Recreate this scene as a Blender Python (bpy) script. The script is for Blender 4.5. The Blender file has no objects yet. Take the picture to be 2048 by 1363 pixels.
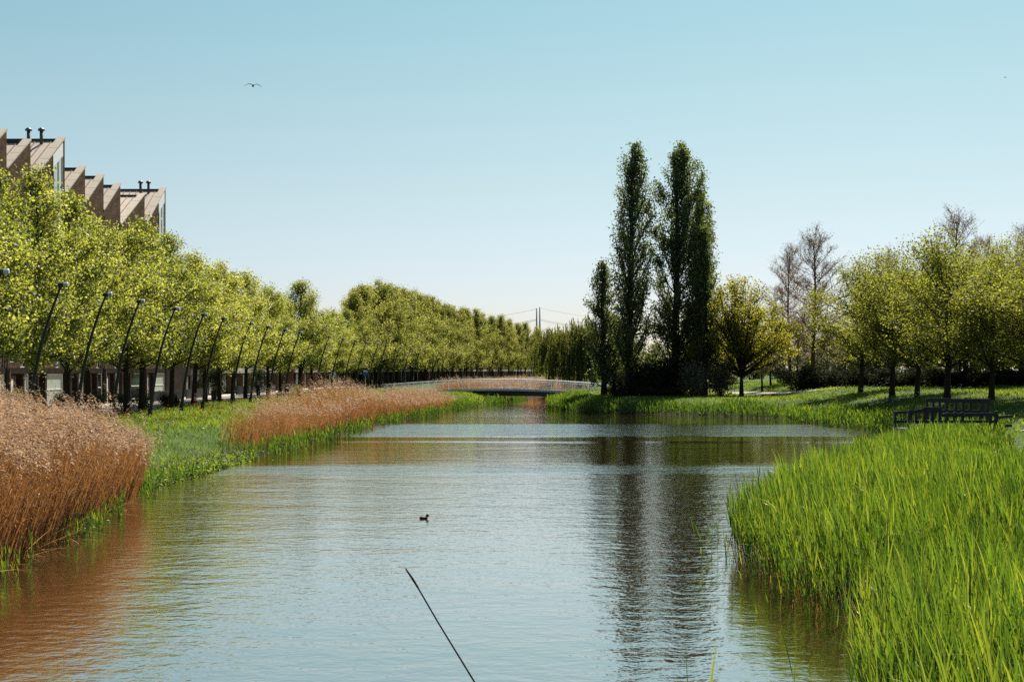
import bpy, math, random
import numpy as np
from mathutils import Vector, Matrix

SC = bpy.context.scene
COL = SC.collection
PI = math.pi
F, CX, HY, EYE = 2844.0, 1024.0, 740.0, 4.0     # lens and horizon of the photograph, eye height above the water
rng = np.random.default_rng(7)
random.seed(7)

# ------------------------------------------------------------------ shorelines (x as function of depth y)
LS = np.array([(-80,-9),(0,-9.6),(20,-10),(28,-10.1),(35,-10.6),(44,-11.7),(48,-12.4),(53,-12.0),(61,-11.9),(68,-11.1),(80,-10.5),(89,-10.1),
               (103,-9.5),(112,-8.6),(124,-7.1),(140,-6.2),(150,-5),(175,-1.3),(190,1),(210,5),(250,14),(300,27),(400,60),(700,190)], float)
RS = np.array([(-80,8),(0,3.4),(8,3.0),(13,3.25),(16,3.95),(18,4.4),(19.4,5.3),(20.8,6.3),(21.8,5.5),(22.5,4.85),(24,4.7),(27.5,4.75),(29.5,4.6),(31.5,4.9),(34,6.0),(38,7.2),(42,8.6),(47,10.8),(54,13.6),
               (64,17.6),(74,21.4),(84,23.4),(93,23.1),(100,22.4),(108,21.9),(118,20.9),(124,17.6),(128,13.9),(130.5,8.7),(138,5.6),(148,3.6),
               (165,4.0),(185,5.0),(210,9),(250,20),(300,36),(400,70),(700,205)], float)

def interp(tab, y): return np.interp(y, tab[:,0], tab[:,1])

def seg_dist(px, py, tab):
    best = np.full(px.shape, 1e9)
    P = [(b, a) for a, b in tab]
    for (x0,y0),(x1,y1) in zip(P[:-1], P[1:]):
        dx, dy = x1-x0, y1-y0
        t = np.clip(((px-x0)*dx+(py-y0)*dy)/(dx*dx+dy*dy), 0, 1)
        best = np.minimum(best, np.hypot(px-(x0+t*dx), py-(y0+t*dy)))
    return best

def sstep(t):
    t = np.clip(t, 0, 1); return t*t*(3-2*t)

def wav(x, y):
    return (np.sin(x*0.9+1.3*np.sin(y*0.31))*np.sin(y*0.7+x*0.23)+0.6*np.sin(x*2.1+y*1.7)*np.sin(y*1.9-x*0.8))

def shore(x, y):
    x = np.atleast_1d(np.asarray(x, float)); y = np.atleast_1d(np.asarray(y, float))
    L, R = interp(LS, y), interp(RS, y)
    dl, dr = seg_dist(x, y, LS), seg_dist(x, y, RS)
    side = np.where(x <= L, -1, np.where(x >= R, 1, 0))
    sd = np.where(side == -1, dl, np.where(side == 1, dr, -np.minimum(dl, dr)))
    return sd, side

def hgt(x, y):
    x = np.atleast_1d(np.asarray(x, float)); y = np.atleast_1d(np.asarray(y, float))
    sd, side = shore(x, y)
    w = -0.06 - 0.7*sstep(-sd/2.5)
    l = -0.06 + 1.16*sstep(sd/5.5)
    r = -0.06 + 1.36*sstep(sd/7.0) + 1.05*sstep((x-25)/9)*sstep((y-62)/30)*sstep((300-y)/80) \
        + 0.35*sstep((x-36)/8)*sstep((y-62)/30)*sstep((300-y)/80)
    r = r + 0.07*wav(x, y)*sstep((sd-2)/4)*sstep((x-20)/5)*(np.abs(y) < 200)
    return np.where(side == 0, w, np.where(side < 0, l, r))

def h1(x, y): return float(hgt(x, y)[0])

def hit(px, py):
    """where the line of sight through a picture point meets the ground"""
    kx, kz = (px-CX)/F, (HY-py)/F
    d = np.arange(10, 700, 0.25)
    z = EYE+kz*d
    g = np.maximum(hgt(kx*d, d), 0)
    k = int(np.argmax(z <= g))
    return kx*d[k], d[k], g[k]

# ------------------------------------------------------------------ mesh helpers
def fast_mesh(name, verts, faces, mat, parent=None, tint=None, smooth=False, link=True):
    """faces: list of int arrays (n,k); tint: float per face, in the same order"""
    me = bpy.data.meshes.new(name)
    verts = np.asarray(verts, np.float32)
    me.vertices.add(len(verts)); me.vertices.foreach_set('co', verts.ravel())
    faces = [np.asarray(f, np.int32) for f in faces if len(f)]
    nl = sum(f.size for f in faces); npol = sum(len(f) for f in faces)
    me.loops.add(nl); me.polygons.add(npol)
    me.loops.foreach_set('vertex_index', np.concatenate([f.ravel() for f in faces]))
    tot = np.concatenate([np.full(len(f), f.shape[1], np.int32) for f in faces])
    st = np.concatenate([[0], np.cumsum(tot)[:-1]]).astype(np.int32)
    me.polygons.foreach_set('loop_start', st)
    if tint is not None:
        at = me.attributes.new('tint', 'FLOAT', 'FACE'); at.data.foreach_set('value', np.asarray(tint, np.float32))
    if smooth: me.polygons.foreach_set('use_smooth', np.ones(npol, bool))
    me.update(calc_edges=True)
    me.materials.append(mat)
    o = bpy.data.objects.new(name, me)
    if link: COL.objects.link(o)
    if parent: o.parent = parent
    return o

class MB:
    def __init__(s): s.v = []; s.f = []; s.m = []; s.mi = 0
    def add(s, vs, fs):
        b = len(s.v); s.v.extend([tuple(p) for p in vs]); s.f.extend([tuple(i+b for i in f) for f in fs]); s.m.extend([s.mi]*len(fs)); return s
    def box(s, a, b):
        (x0,y0,z0),(x1,y1,z1) = a, b
        return s.add([(x0,y0,z0),(x1,y0,z0),(x1,y1,z0),(x0,y1,z0),(x0,y0,z1),(x1,y0,z1),(x1,y1,z1),(x0,y1,z1)],
                     [(3,2,1,0),(4,5,6,7),(0,1,5,4),(1,2,6,5),(2,3,7,6),(3,0,4,7)])
    def bar(s, p, q, w, t, up=(0,0,1)):
        p, q = Vector(p), Vector(q); d = (q-p).normalized(); u = Vector(up)
        if abs(d.dot(u)) > 0.97: u = Vector((0,1,0))
        a = d.cross(u).normalized()*w/2; b = a.cross(d).normalized()*t/2
        vs = [p-a-b,p+a-b,p+a+b,p-a+b,q-a-b,q+a-b,q+a+b,q-a+b]
        return s.add(vs, [(3,2,1,0),(4,5,6,7),(0,1,5,4),(1,2,6,5),(2,3,7,6),(3,0,4,7)])
    def tube(s, pts, rad, k=8, cap=True, sq=1.0):
        P = np.asarray(pts, float); n = len(P)
        R = np.full(n, rad) if np.isscalar(rad) else np.asarray(rad, float)
        T = np.gradient(P, axis=0); T /= np.linalg.norm(T, axis=1)[:,None]+1e-9
        ref = np.array((0.0,0,1)) if abs(T[:,2]).mean() < 0.8 else np.array((1.0,0,0))
        A = np.cross(T, ref); A /= np.linalg.norm(A, axis=1)[:,None]+1e-9
        B = np.cross(T, A)
        th = np.arange(k)*2*PI/k
        V = P[:,None,:]+R[:,None,None]*(np.cos(th)[None,:,None]*A[:,None,:]+sq*np.sin(th)[None,:,None]*B[:,None,:])
        fs = []
        for i in range(n-1):
            for j in range(k):
                fs.append((i*k+j, i*k+(j+1)%k, (i+1)*k+(j+1)%k, (i+1)*k+j))
        if cap: fs += [tuple(range(k-1,-1,-1)), tuple(range((n-1)*k, n*k))]
        return s.add(V.reshape(-1,3), fs)
    def loft(s, rings):
        """rings: (centre, rx, rz, ) closed ellipse rings stacked along y, k=12"""
        k = 12; th = np.arange(k)*2*PI/k; V = []; fs = []
        for (c, rx, rz) in rings:
            for t in th: V.append((c[0]+rx*math.cos(t), c[1], c[2]+rz*math.sin(t)))
        n = len(rings)
        for i in range(n-1):
            for j in range(k): fs.append((i*k+j, (i+1)*k+j, (i+1)*k+(j+1)%k, i*k+(j+1)%k))
        fs += [tuple(range(k)), tuple(range(n*k-1, (n-1)*k-1, -1))]
        return s.add(V, fs)
    def ball(s, c, r, k=10):
        if np.isscalar(r): r = (r,r,r)
        V = []; fs = []; n = k//2+1
        for i in range(1, n-1+1):
            a = PI*i/(n)
            for j in range(k):
                b = 2*PI*j/k
                V.append((c[0]+r[0]*math.sin(a)*math.cos(b), c[1]+r[1]*math.sin(a)*math.sin(b), c[2]+r[2]*math.cos(a)))
        m = n-1
        for i in range(m-1):
            for j in range(k): fs.append((i*k+j, (i+1)*k+j, (i+1)*k+(j+1)%k, i*k+(j+1)%k))
        V.append((c[0],c[1],c[2]+r[2])); V.append((c[0],c[1],c[2]-r[2]))
        for j in range(k):
            fs.append((m*k, j, (j+1)%k)); fs.append((m*k+1, (m-1)*k+(j+1)%k, (m-1)*k+j))
        return s.add(V, fs)
    def build(s, name, mat, parent=None, smooth=False):
        me = bpy.data.meshes.new(name); me.from_pydata(s.v, [], s.f)
        for m in (mat if isinstance(mat, (list,tuple)) else [mat]): me.materials.append(m)
        if any(s.m): me.polygons.foreach_set('material_index', s.m)
        if smooth: me.polygons.foreach_set('use_smooth', [True]*len(s.f))
        me.update()
        o = bpy.data.objects.new(name, me); COL.objects.link(o)
        if parent: o.parent = parent
        return o

def tag(o, label=None, cat=None, group=None, kind=None):
    if label: o['label'] = label
    if cat: o['category'] = cat
    if group: o['group'] = group
    if kind: o['kind'] = kind
    return o
def empty(name, loc, rz=0.0, label=None, cat=None, group=None):
    o = bpy.data.objects.new(name, None); COL.objects.link(o); o.empty_display_size = 0.2
    o.location = loc; o.rotation_euler = (0,0,rz)
    return tag(o, label, cat, group)
def copy_tree(o, parent=None):
    c = o.copy(); COL.objects.link(c)
    if parent: c.parent = parent
    for ch in list(o.children): copy_tree(ch, c)
    return c
ORD = ['first','second','third','fourth','fifth','sixth','seventh','eighth','ninth','tenth','eleventh','twelfth','thirteenth','fourteenth','fifteenth',
       'sixteenth','seventeenth','eighteenth','nineteenth','twentieth']
def nth(i):
    if i < 20: return ORD[i]
    t = {2:'twenty',3:'thirty',4:'forty',5:'fifty',6:'sixty',7:'seventy'}[(i+1)//10]; u = (i+1)%10
    return (t[:-1]+'ieth') if u == 0 else t+'-'+ORD[u-1]

# ------------------------------------------------------------------ materials
def new_mat(name):
    m = bpy.data.materials.new(name); m.use_nodes = True; nt = m.node_tree; nt.nodes.clear()
    out = nt.nodes.new('ShaderNodeOutputMaterial'); return m, nt, out
def N(nt, t, **kw):
    n = nt.nodes.new(t)
    for k, v in kw.items(): setattr(n, k, v)
    return n
def ramp(nt, stops):
    r = nt.nodes.new('ShaderNodeValToRGB'); e = r.color_ramp.elements
    e[0].position, e[0].color = stops[0][0], (*stops[0][1],1)
    e[1].position, e[1].color = stops[-1][0], (*stops[-1][1],1)
    for p, c in stops[1:-1]:
        x = e.new(p); x.color = (*c,1)
    return r
def noise(nt, scale, detail=3, rough=.55, vec=None):
    n = nt.nodes.new('ShaderNodeTexNoise'); n.inputs['Scale'].default_value = scale; n.inputs['Detail'].default_value = detail
    n.inputs['Roughness'].default_value = rough
    if vec is not None: nt.links.new(vec, n.inputs['Vector'])
    return n
def solid(name, c1, c2=None, scale=4, rough=.7, metal=0.0, bump=0.0, spec=.4, coords='Object', stretch=None):
    m, nt, out = new_mat(name); b = N(nt, 'ShaderNodeBsdfPrincipled'); nt.links.new(b.outputs[0], out.inputs[0])
    tc = N(nt, 'ShaderNodeTexCoord'); v = tc.outputs[coords]
    if stretch:
        mp = N(nt, 'ShaderNodeMapping'); mp.inputs['Scale'].default_value = stretch; nt.links.new(v, mp.inputs['Vector']); v = mp.outputs[0]
    n = noise(nt, scale, 5, .6, v); r = ramp(nt, [(.3,c1),(.7,c2 or tuple(x*.75 for x in c1))])
    nt.links.new(n.outputs[0], r.inputs[0]); nt.links.new(r.outputs[0], b.inputs['Base Color'])
    b.inputs['Roughness'].default_value = rough; b.inputs['Metallic'].default_value = metal; b.inputs['Specular IOR Level'].default_value = spec
    if bump:
        bp = N(nt, 'ShaderNodeBump'); bp.inputs['Strength'].default_value = bump; bp.inputs['Distance'].default_value = .03
        nt.links.new(n.outputs[0], bp.inputs['Height']); nt.links.new(bp.outputs[0], b.inputs['Normal'])
    return m
def leaf_mat(name, stops, tstops, tfac=.5, gloss=.03, grough=.5, treevar=.17):
    """leaf: diffuse front + light coming through; colour varies leaf by leaf and a little plant by plant"""
    m, nt, out = new_mat(name)
    at = N(nt, 'ShaderNodeAttribute', attribute_name='tint'); oi = N(nt, 'ShaderNodeObjectInfo')
    ad = N(nt, 'ShaderNodeMath', operation='MULTIPLY_ADD'); ad.inputs[1].default_value = treevar*2
    nt.links.new(oi.outputs['Random'], ad.inputs[0]); 
    sb = N(nt, 'ShaderNodeMath', operation='SUBTRACT'); sb.inputs[1].default_value = treevar
    nt.links.new(at.outputs['Fac'], sb.inputs[0]); nt.links.new(sb.outputs[0], ad.inputs[2])
    r1, r2 = ramp(nt, stops), ramp(nt, tstops)
    nt.links.new(ad.outputs[0], r1.inputs[0]); nt.links.new(ad.outputs[0], r2.inputs[0])
    d, t, g = N(nt,'ShaderNodeBsdfDiffuse'), N(nt,'ShaderNodeBsdfTranslucent'), N(nt,'ShaderNodeBsdfGlossy')
    g.inputs['Roughness'].default_value = grough; g.inputs['Color'].default_value = (1,1,1,1)
    nt.links.new(r1.outputs[0], d.inputs[0]); nt.links.new(r2.outputs[0], t.inputs[0])
    m1, m2 = N(nt,'ShaderNodeMixShader'), N(nt,'ShaderNodeMixShader')
    m1.inputs[0].default_value = tfac; m2.inputs[0].default_value = gloss
    nt.links.new(d.outputs[0], m1.inputs[1]); nt.links.new(t.outputs[0], m1.inputs[2])
    nt.links.new(m1.outputs[0], m2.inputs[1]); nt.links.new(g.outputs[0], m2.inputs[2]); nt.links.new(m2.outputs[0], out.inputs[0])
    return m
def brick_mat(name, c1, c2, mortar):
    m, nt, out = new_mat(name); b = N(nt,'ShaderNodeBsdfPrincipled'); nt.links.new(b.outputs[0], out.inputs[0])
    tc = N(nt,'ShaderNodeTexCoord'); sx = N(nt,'ShaderNodeSeparateXYZ'); nt.links.new(tc.outputs['Object'], sx.inputs[0])
    sm = N(nt,'ShaderNodeMath', operation='ADD'); nt.links.new(sx.outputs[0], sm.inputs[0]); nt.links.new(sx.outputs[1], sm.inputs[1])
    cx = N(nt,'ShaderNodeCombineXYZ'); nt.links.new(sm.outputs[0], cx.inputs[0]); nt.links.new(sx.outputs[2], cx.inputs[1])
    br = N(nt,'ShaderNodeTexBrick'); nt.links.new(cx.outputs[0], br.inputs['Vector'])
    br.inputs['Color1'].default_value = (*c1,1); br.inputs['Color2'].default_value = (*c2,1); br.inputs['Mortar'].default_value = (*mortar,1)
    br.inputs['Scale'].default_value = 1; br.inputs['Brick Width'].default_value = .42; br.inputs['Row Height'].default_value = .13
    br.inputs['Mortar Size'].default_value = .012; br.inputs['Bias'].default_value = 0
    nz = noise(nt, .7, 4, .6, tc.outputs['Object']); mx = N(nt,'ShaderNodeMix', data_type='RGBA', blend_type='MULTIPLY')
    rr = ramp(nt, [(.3,(.72,.72,.74)),(.7,(1.1,1.08,1.05))]); nt.links.new(nz.outputs[0], rr.inputs[0])
    mx.inputs[0].default_value = .8; nt.links.new(br.outputs[0], mx.inputs[6]); nt.links.new(rr.outputs[0], mx.inputs[7])
    nt.links.new(mx.outputs[2], b.inputs['Base Color']); b.inputs['Roughness'].default_value = 1; b.inputs['Specular IOR Level'].default_value = 0
    return m

M = {}
M['bark'] = solid('bark', (.045,.035,.026), (.018,.014,.011), 9, .95, bump=.6, spec=.1, stretch=(3,3,.6))
M['bark_grey'] = solid('bark_grey', (.075,.062,.05), (.035,.028,.022), 9, .95, bump=.5, spec=.1, stretch=(3,3,.6))
M['twig'] = solid('twig', (.15,.085,.055), (.085,.05,.034), 6, .95, spec=.1)
M['linden'] = leaf_mat('linden_leaf', [(.0,(.035,.055,.012)),(.5,(.10,.125,.026)),(1,(.20,.21,.055))], [(0,(.13,.17,.015)),(.5,(.40,.42,.045)),(1,(.70,.66,.12))], .56, .035)
M['linden_tall'] = leaf_mat('tall_linden_leaf', [(.0,(.035,.05,.016)),(.5,(.09,.105,.03)),(1,(.16,.165,.055))], [(0,(.14,.16,.025)),(.5,(.36,.36,.055)),(1,(.58,.54,.11))], .55, .02)
M['park_leaf'] = leaf_mat('park_leaf', [(.0,(.035,.048,.010)),(.5,(.088,.098,.018)),(1,(.16,.165,.035))], [(0,(.13,.15,.014)),(.5,(.30,.315,.03)),(1,(.52,.49,.06))], .55, .02)
M['maple'] = leaf_mat('maple_leaf', [(.0,(.045,.052,.010)),(.5,(.10,.098,.016)),(1,(.17,.145,.024))], [(0,(.18,.19,.016)),(.5,(.38,.36,.025)),(1,(.60,.50,.035))], .55, .02)
M['poplar'] = leaf_mat('poplar_leaf', [(.0,(.022,.038,.016)),(.5,(.054,.082,.032)),(1,(.11,.145,.05))], [(0,(.06,.09,.022)),(.5,(.18,.23,.04)),(1,(.40,.42,.06))], .4, .03, .5)
M['willow'] = leaf_mat('willow_leaf', [(.0,(.035,.055,.018)),(.5,(.065,.09,.028)),(1,(.12,.13,.04))], [(0,(.08,.11,.02)),(.5,(.19,.22,.032)),(1,(.36,.34,.045))], .45, .02)
M['bud'] = leaf_mat('bud', [(.0,(.08,.05,.03)),(.5,(.14,.095,.06)),(1,(.22,.16,.09))], [(0,(.18,.10,.05)),(.5,(.30,.185,.085)),(1,(.42,.28,.11))], .4, .03)
M['blossom'] = leaf_mat('blossom', [(.0,(.08,.07,.03)),(.5,(.2,.16,.1)),(1,(.4,.33,.26))], [(0,(.12,.12,.03)),(.5,(.3,.25,.12)),(1,(.5,.42,.3))], .4, .03)
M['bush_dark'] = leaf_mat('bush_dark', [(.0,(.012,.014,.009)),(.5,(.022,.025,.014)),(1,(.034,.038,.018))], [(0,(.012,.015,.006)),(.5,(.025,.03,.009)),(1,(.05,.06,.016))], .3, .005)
M['bush_olive'] = leaf_mat('bush_olive', [(.0,(.04,.04,.022)),(.5,(.10,.095,.055)),(1,(.20,.18,.11))], [(0,(.08,.08,.03)),(.5,(.21,.19,.075)),(1,(.38,.33,.14))], .4, .02)
M['hedge'] = leaf_mat('hedge_leaf', [(.0,(.018,.03,.014)),(.5,(.04,.065,.03)),(1,(.08,.11,.055))], [(0,(.03,.05,.012)),(.5,(.08,.12,.03)),(1,(.16,.2,.06))], .35, .03)
M['yellow_bush'] = leaf_mat('yellow_bush', [(.0,(.08,.1,.01)),(.5,(.2,.2,.012)),(1,(.45,.36,.015))], [(0,(.12,.14,.01)),(.5,(.3,.28,.012)),(1,(.5,.42,.015))], .4, .04)
M['reed'] = leaf_mat('reed_blade', [(.0,(.016,.038,.009)),(.5,(.046,.086,.013)),(1,(.105,.135,.022))], [(0,(.022,.065,.006)),(.5,(.135,.235,.012)),(1,(.35,.39,.025))], .5, .03, .4, .0)
M['grass'] = leaf_mat('grass_blade', [(.0,(.025,.055,.012)),(.5,(.065,.105,.018)),(1,(.13,.15,.03))], [(0,(.08,.15,.012)),(.5,(.23,.32,.022)),(1,(.42,.43,.045))], .5, .02, .5, .0)
M['dry_stem'] = leaf_mat('dry_stem', [(.0,(.10,.044,.015)),(.5,(.245,.112,.038)),(1,(.45,.27,.12))], [(0,(.14,.05,.014)),(.5,(.41,.18,.05)),(1,(.64,.37,.14))], .42, .02, .5, .0)
M['plume'] = leaf_mat('plume', [(.0,(.12,.066,.032)),(.5,(.33,.205,.115)),(1,(.54,.39,.26))], [(0,(.16,.078,.035)),(.5,(.42,.255,.135)),(1,(.62,.44,.28))], .45, .02, .5, .0)
M['flower'] = None
M['brick'] = brick_mat('brown_brick', (.135,.092,.064), (.075,.050,.036), (.11,.088,.07))
M['brick_dark_and_shade'] = brick_mat('dark_brick_and_shade', (.045,.035,.032), (.028,.021,.02), (.06,.052,.047))  # for dark brick walls, and for tree shade painted on ground floors
M['brick_red'] = brick_mat('red_brick', (.19,.075,.05), (.14,.055,.04), (.2,.17,.15))
M['roof_sheet'] = solid('roof_sheet', (.50,.41,.34), (.40,.33,.27), 1.5, .6, spec=.2)
M['roof_seam'] = solid('roof_seam', (.20,.13,.10), (.15,.10,.08), 2, .6)
M['coping'] = solid('coping', (.40,.34,.27), (.33,.28,.22), 2.5, .7, bump=.1)
M['dark_metal'] = solid('dark_metal', (.028,.028,.03), (.018,.018,.02), 3, .5)
M['lamp_pole'] = solid('lamp_pole', (.012,.012,.013), (.008,.008,.009), 3, .45)
M['lamp_grey'] = solid('lamp_grey', (.55,.56,.6), (.42,.43,.47), 5, .4)
M['white'] = solid('white_paint', (.74,.75,.74), (.64,.65,.64), 3, .5)
M['offwhite'] = solid('pale_concrete', (.40,.37,.34), (.30,.28,.26), 2, .95, spec=.05)
M['steel'] = solid('galvanised_steel', (.70,.70,.71), (.60,.60,.61), 3, .5)
M['flue'] = solid('flue_metal', (.10,.10,.11), (.07,.07,.075), 4, .5, metal=.4)
M['timber'] = solid('black_timber', (.026,.024,.026), (.014,.013,.015), 6, .75, bump=.4, stretch=(1,1,6))
M['deck'] = solid('deck_boards', (.14,.11,.09), (.08,.062,.052), 5, .8, bump=.3)
M['asphalt'] = solid('paving', (.26,.245,.225), (.20,.19,.175), 1.2, .9, bump=.2, spec=.2)
M['gravel'] = solid('gravel_path', (.42,.37,.31), (.33,.29,.24), 3, .95, bump=.2, spec=.1)
M['pylon'] = solid('pylon_paint', (.36,.39,.40), (.32,.35,.36), .2, .6)
M['wire'] = solid('wire', (.30,.32,.33), (.28,.30,.31), .2, .6)
M['skin'] = solid('skin', (.42,.24,.16), (.36,.2,.13), 6, .6)
M['black_cloth'] = solid('black_cloth', (.012,.012,.014), (.02,.02,.022), 8, .9)
M['navy_cloth'] = solid('dark_cloth', (.025,.027,.032), (.016,.017,.02), 8, .9)
M['pink_cloth'] = solid('pink_cloth', (.45,.27,.22), (.38,.22,.18), 8, .9)
M['pale_cloth'] = solid('pale_cloth', (.6,.6,.62), (.5,.5,.52), 8, .9)
M['grey_hair'] = solid('grey_hair', (.38,.36,.34), (.28,.27,.25), 20, .8)
M['brown_hair'] = solid('brown_hair', (.05,.03,.02), (.03,.02,.012), 20, .7)
M['rubber'] = solid('rubber', (.015,.015,.015), None, 5, .8)
M['red'] = solid('red_paint', (.55,.03,.025), (.45,.025,.02), 3, .5)
M['blue'] = solid('blue_paint', (.03,.12,.42), (.025,.1,.36), 3, .5)
M['bird_dark'] = solid('dark_feathers', (.016,.012,.011), (.028,.018,.014), 12, .7)
M['bird_rust'] = solid('rusty_feathers', (.10,.025,.012), (.05,.014,.008), 14, .7)
M['bird_pale'] = solid('pale_feathers', (.62,.5,.38), (.5,.38,.28), 14, .8)
M['gull_grey'] = solid('gull_grey_feathers', (.20,.17,.15), (.12,.10,.09), 8, .8)
M['gull_white'] = solid('gull_white_feathers', (.7,.68,.66), (.6,.58,.56), 8, .8)
M['beak'] = solid('beak', (.12,.1,.08), None, 8, .5)
M['stalk'] = solid('dark_stalk', (.045,.033,.026), (.03,.022,.018), 5, .7)
def glass_mat(name, col, rough):
    m, nt, out = new_mat(name); b = N(nt,'ShaderNodeBsdfPrincipled'); nt.links.new(b.outputs[0], out.inputs[0])
    b.inputs['Base Color'].default_value = (*col,1); b.inputs['Roughness'].default_value = rough; b.inputs['Specular IOR Level'].default_value = .9
    tc = N(nt,'ShaderNodeTexCoord'); n = noise(nt, 1.3, 2, .5, tc.outputs['Object']); bp = N(nt,'ShaderNodeBump'); bp.inputs['Strength'].default_value = .05
    nt.links.new(n.outputs[0], bp.inputs['Height']); nt.links.new(bp.outputs[0], b.inputs['Normal'])
    return m
M['glass'] = glass_mat('window_glass', (.02,.024,.028), .06)
M['curtain_glass'] = glass_mat('curtained_glass', (.42,.46,.44), .25)

def flower_mat(name, col):
    return solid(name, col, tuple(c*.8 for c in col), 20, .8)
M['petal0'] = solid('plant_litter', (.5,.46,.38), (.22,.17,.11), 8, .8)
M['orange'] = flower_mat('orange_petal', (.75,.25,.02)); M['petal'] = flower_mat('white_petal', (.8,.8,.76)); M['yellow'] = flower_mat('yellow_petal', (.8,.55,.03))
SUNAZ, SUNEL, SUNE = 19, 49, 5.0
SKYS, SKYP = .050, (1.0,.6,2.0)
SKYTINT = [(0,(.88,.90,1.08)),(.21,(.91,.905,1.03)),(.46,(.98,.965,.88)),(.72,(.97,1.04,.85)),(1,(.88,1.08,.86))]
EXPO = 1.1
WPOW = 1.25
BAND_TILT = 1.0
RIPPLE, LANEWOB = .045, 0.15
def set_lanes(cv):
    # (metres along the canal, ripple strength)
    P = [(0,.55),(25,.65),(40,.8),(55,1.0),(57,1.7),(60,1.3),(62.5,.5),(85,.45),(88,2.6),(104,2.6),(107,.5),(115,.4),(250,.4)]
    pts = cv.points
    pts[0].location = (0, P[0][1]); pts[1].location = (1, P[-1][1])
    for x, v in P[1:-1]: pts.new(x/250, v)

def set_band_tilt(cv):
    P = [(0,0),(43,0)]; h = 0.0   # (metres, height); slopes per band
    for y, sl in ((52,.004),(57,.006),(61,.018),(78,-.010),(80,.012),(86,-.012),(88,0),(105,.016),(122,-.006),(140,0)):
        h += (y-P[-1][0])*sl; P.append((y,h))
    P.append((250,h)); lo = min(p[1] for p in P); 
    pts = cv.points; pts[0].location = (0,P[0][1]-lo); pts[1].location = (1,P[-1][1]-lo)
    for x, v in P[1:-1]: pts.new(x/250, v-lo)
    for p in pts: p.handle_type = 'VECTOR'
# ------------------------------------------------------------------ ground, water, paths
def axis(parts):
    return np.unique(np.concatenate([np.arange(a, b, s) for a, b, s in parts]).round(3))
gx = axis([(-3000,-600,300),(-600,-200,50),(-200,-60,10),(-60,-30,2),(-30,45,.6),(45,70,2),(70,200,10),(200,600,50),(600,3001,300)])
gy = axis([(-400,-40,40),(-40,8,4),(8,155,.7),(155,260,2),(260,400,5),(400,1000,40),(1000,7001,500)])
GX, GY = np.meshgrid(gx, gy)
GZ = hgt(GX.ravel(), GY.ravel())
nx, ny = len(gx), len(gy)
idx = np.arange(nx*ny).reshape(ny, nx)
q = np.stack([idx[:-1,:-1], idx[:-1,1:], idx[1:,1:], idx[1:,:-1]], -1).reshape(-1,4)

m, nt, out = new_mat('meadow_soil'); b = N(nt,'ShaderNodeBsdfPrincipled'); nt.links.new(b.outputs[0], out.inputs[0])
geo = N(nt,'ShaderNodeNewGeometry'); sx = N(nt,'ShaderNodeSeparateXYZ'); nt.links.new(geo.outputs['Position'], sx.inputs[0])
n1 = noise(nt, .35, 5, .6, geo.outputs['Position']); n2 = noise(nt, 6, 4, .7, geo.outputs['Position'])
r1 = ramp(nt, [(.3,(.028,.058,.012)),(.5,(.055,.095,.018)),(.72,(.10,.13,.03))]); nt.links.new(n1.outputs[0], r1.inputs[0])
r2 = ramp(nt, [(.3,(.55,.55,.55)),(.7,(1.25,1.25,1.2))]); nt.links.new(n2.outputs[0], r2.inputs[0])
mx = N(nt,'ShaderNodeMix', data_type='RGBA', blend_type='MULTIPLY'); mx.inputs[0].default_value = 1
nt.links.new(r1.outputs[0], mx.inputs[6]); nt.links.new(r2.outputs[0], mx.inputs[7])
mr = N(nt,'ShaderNodeMapRange'); mr.inputs['From Min'].default_value = .12; mr.inputs['From Max'].default_value = .45
nt.links.new(sx.outputs[2], mr.inputs[0])
m2 = N(nt,'ShaderNodeMix', data_type='RGBA'); m2.inputs[6].default_value = (.022,.016,.010,1)
nt.links.new(mr.outputs[0], m2.inputs[0]); nt.links.new(mx.outputs[2], m2.inputs[7]); nt.links.new(m2.outputs[2], b.inputs['Base Color'])
b.inputs['Roughness'].default_value = .95; b.inputs['Specular IOR Level'].default_value = .1
bp = N(nt,'ShaderNodeBump'); bp.inputs['Strength'].default_value = .8; bp.inputs['Distance'].default_value = .12
nt.links.new(n2.outputs[0], bp.inputs['Height']); nt.links.new(bp.outputs[0], b.inputs['Normal'])
ground = fast_mesh('ground', np.stack([GX.ravel(), GY.ravel(), GZ], 1), [q], m, smooth=True); tag(ground, kind='structure')

# water: murky, mirror-like, wind ripples in lanes
m, nt, out = new_mat('canal_water'); b = N(nt,'ShaderNodeBsdfDiffuse'); b.inputs['Color'].default_value = (.050,.031,.012,1)
gl = N(nt,'ShaderNodeBsdfGlossy'); gl.inputs['Roughness'].default_value = .03; gl.inputs['Color'].default_value = (1,.94,.895,1)
lw = N(nt,'ShaderNodeLayerWeight'); lw.inputs['Blend'].default_value = .5
pw = N(nt,'ShaderNodeMath', operation='POWER'); pw.inputs[1].default_value = WPOW; nt.links.new(lw.outputs['Facing'], pw.inputs[0])
ms = N(nt,'ShaderNodeMixShader'); nt.links.new(pw.outputs[0], ms.inputs[0]); nt.links.new(b.outputs[0], ms.inputs[1]); nt.links.new(gl.outputs[0], ms.inputs[2]); nt.links.new(ms.outputs[0], out.inputs[0])
geo = N(nt,'ShaderNodeNewGeometry'); P = geo.outputs['Position']; sx = N(nt,'ShaderNodeSeparateXYZ'); nt.links.new(P, sx.inputs[0])
def mapped(scale):
    mp = N(nt,'ShaderNodeMapping'); mp.inputs['Scale'].default_value = scale; nt.links.new(P, mp.inputs[0]); return mp.outputs[0]
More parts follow.
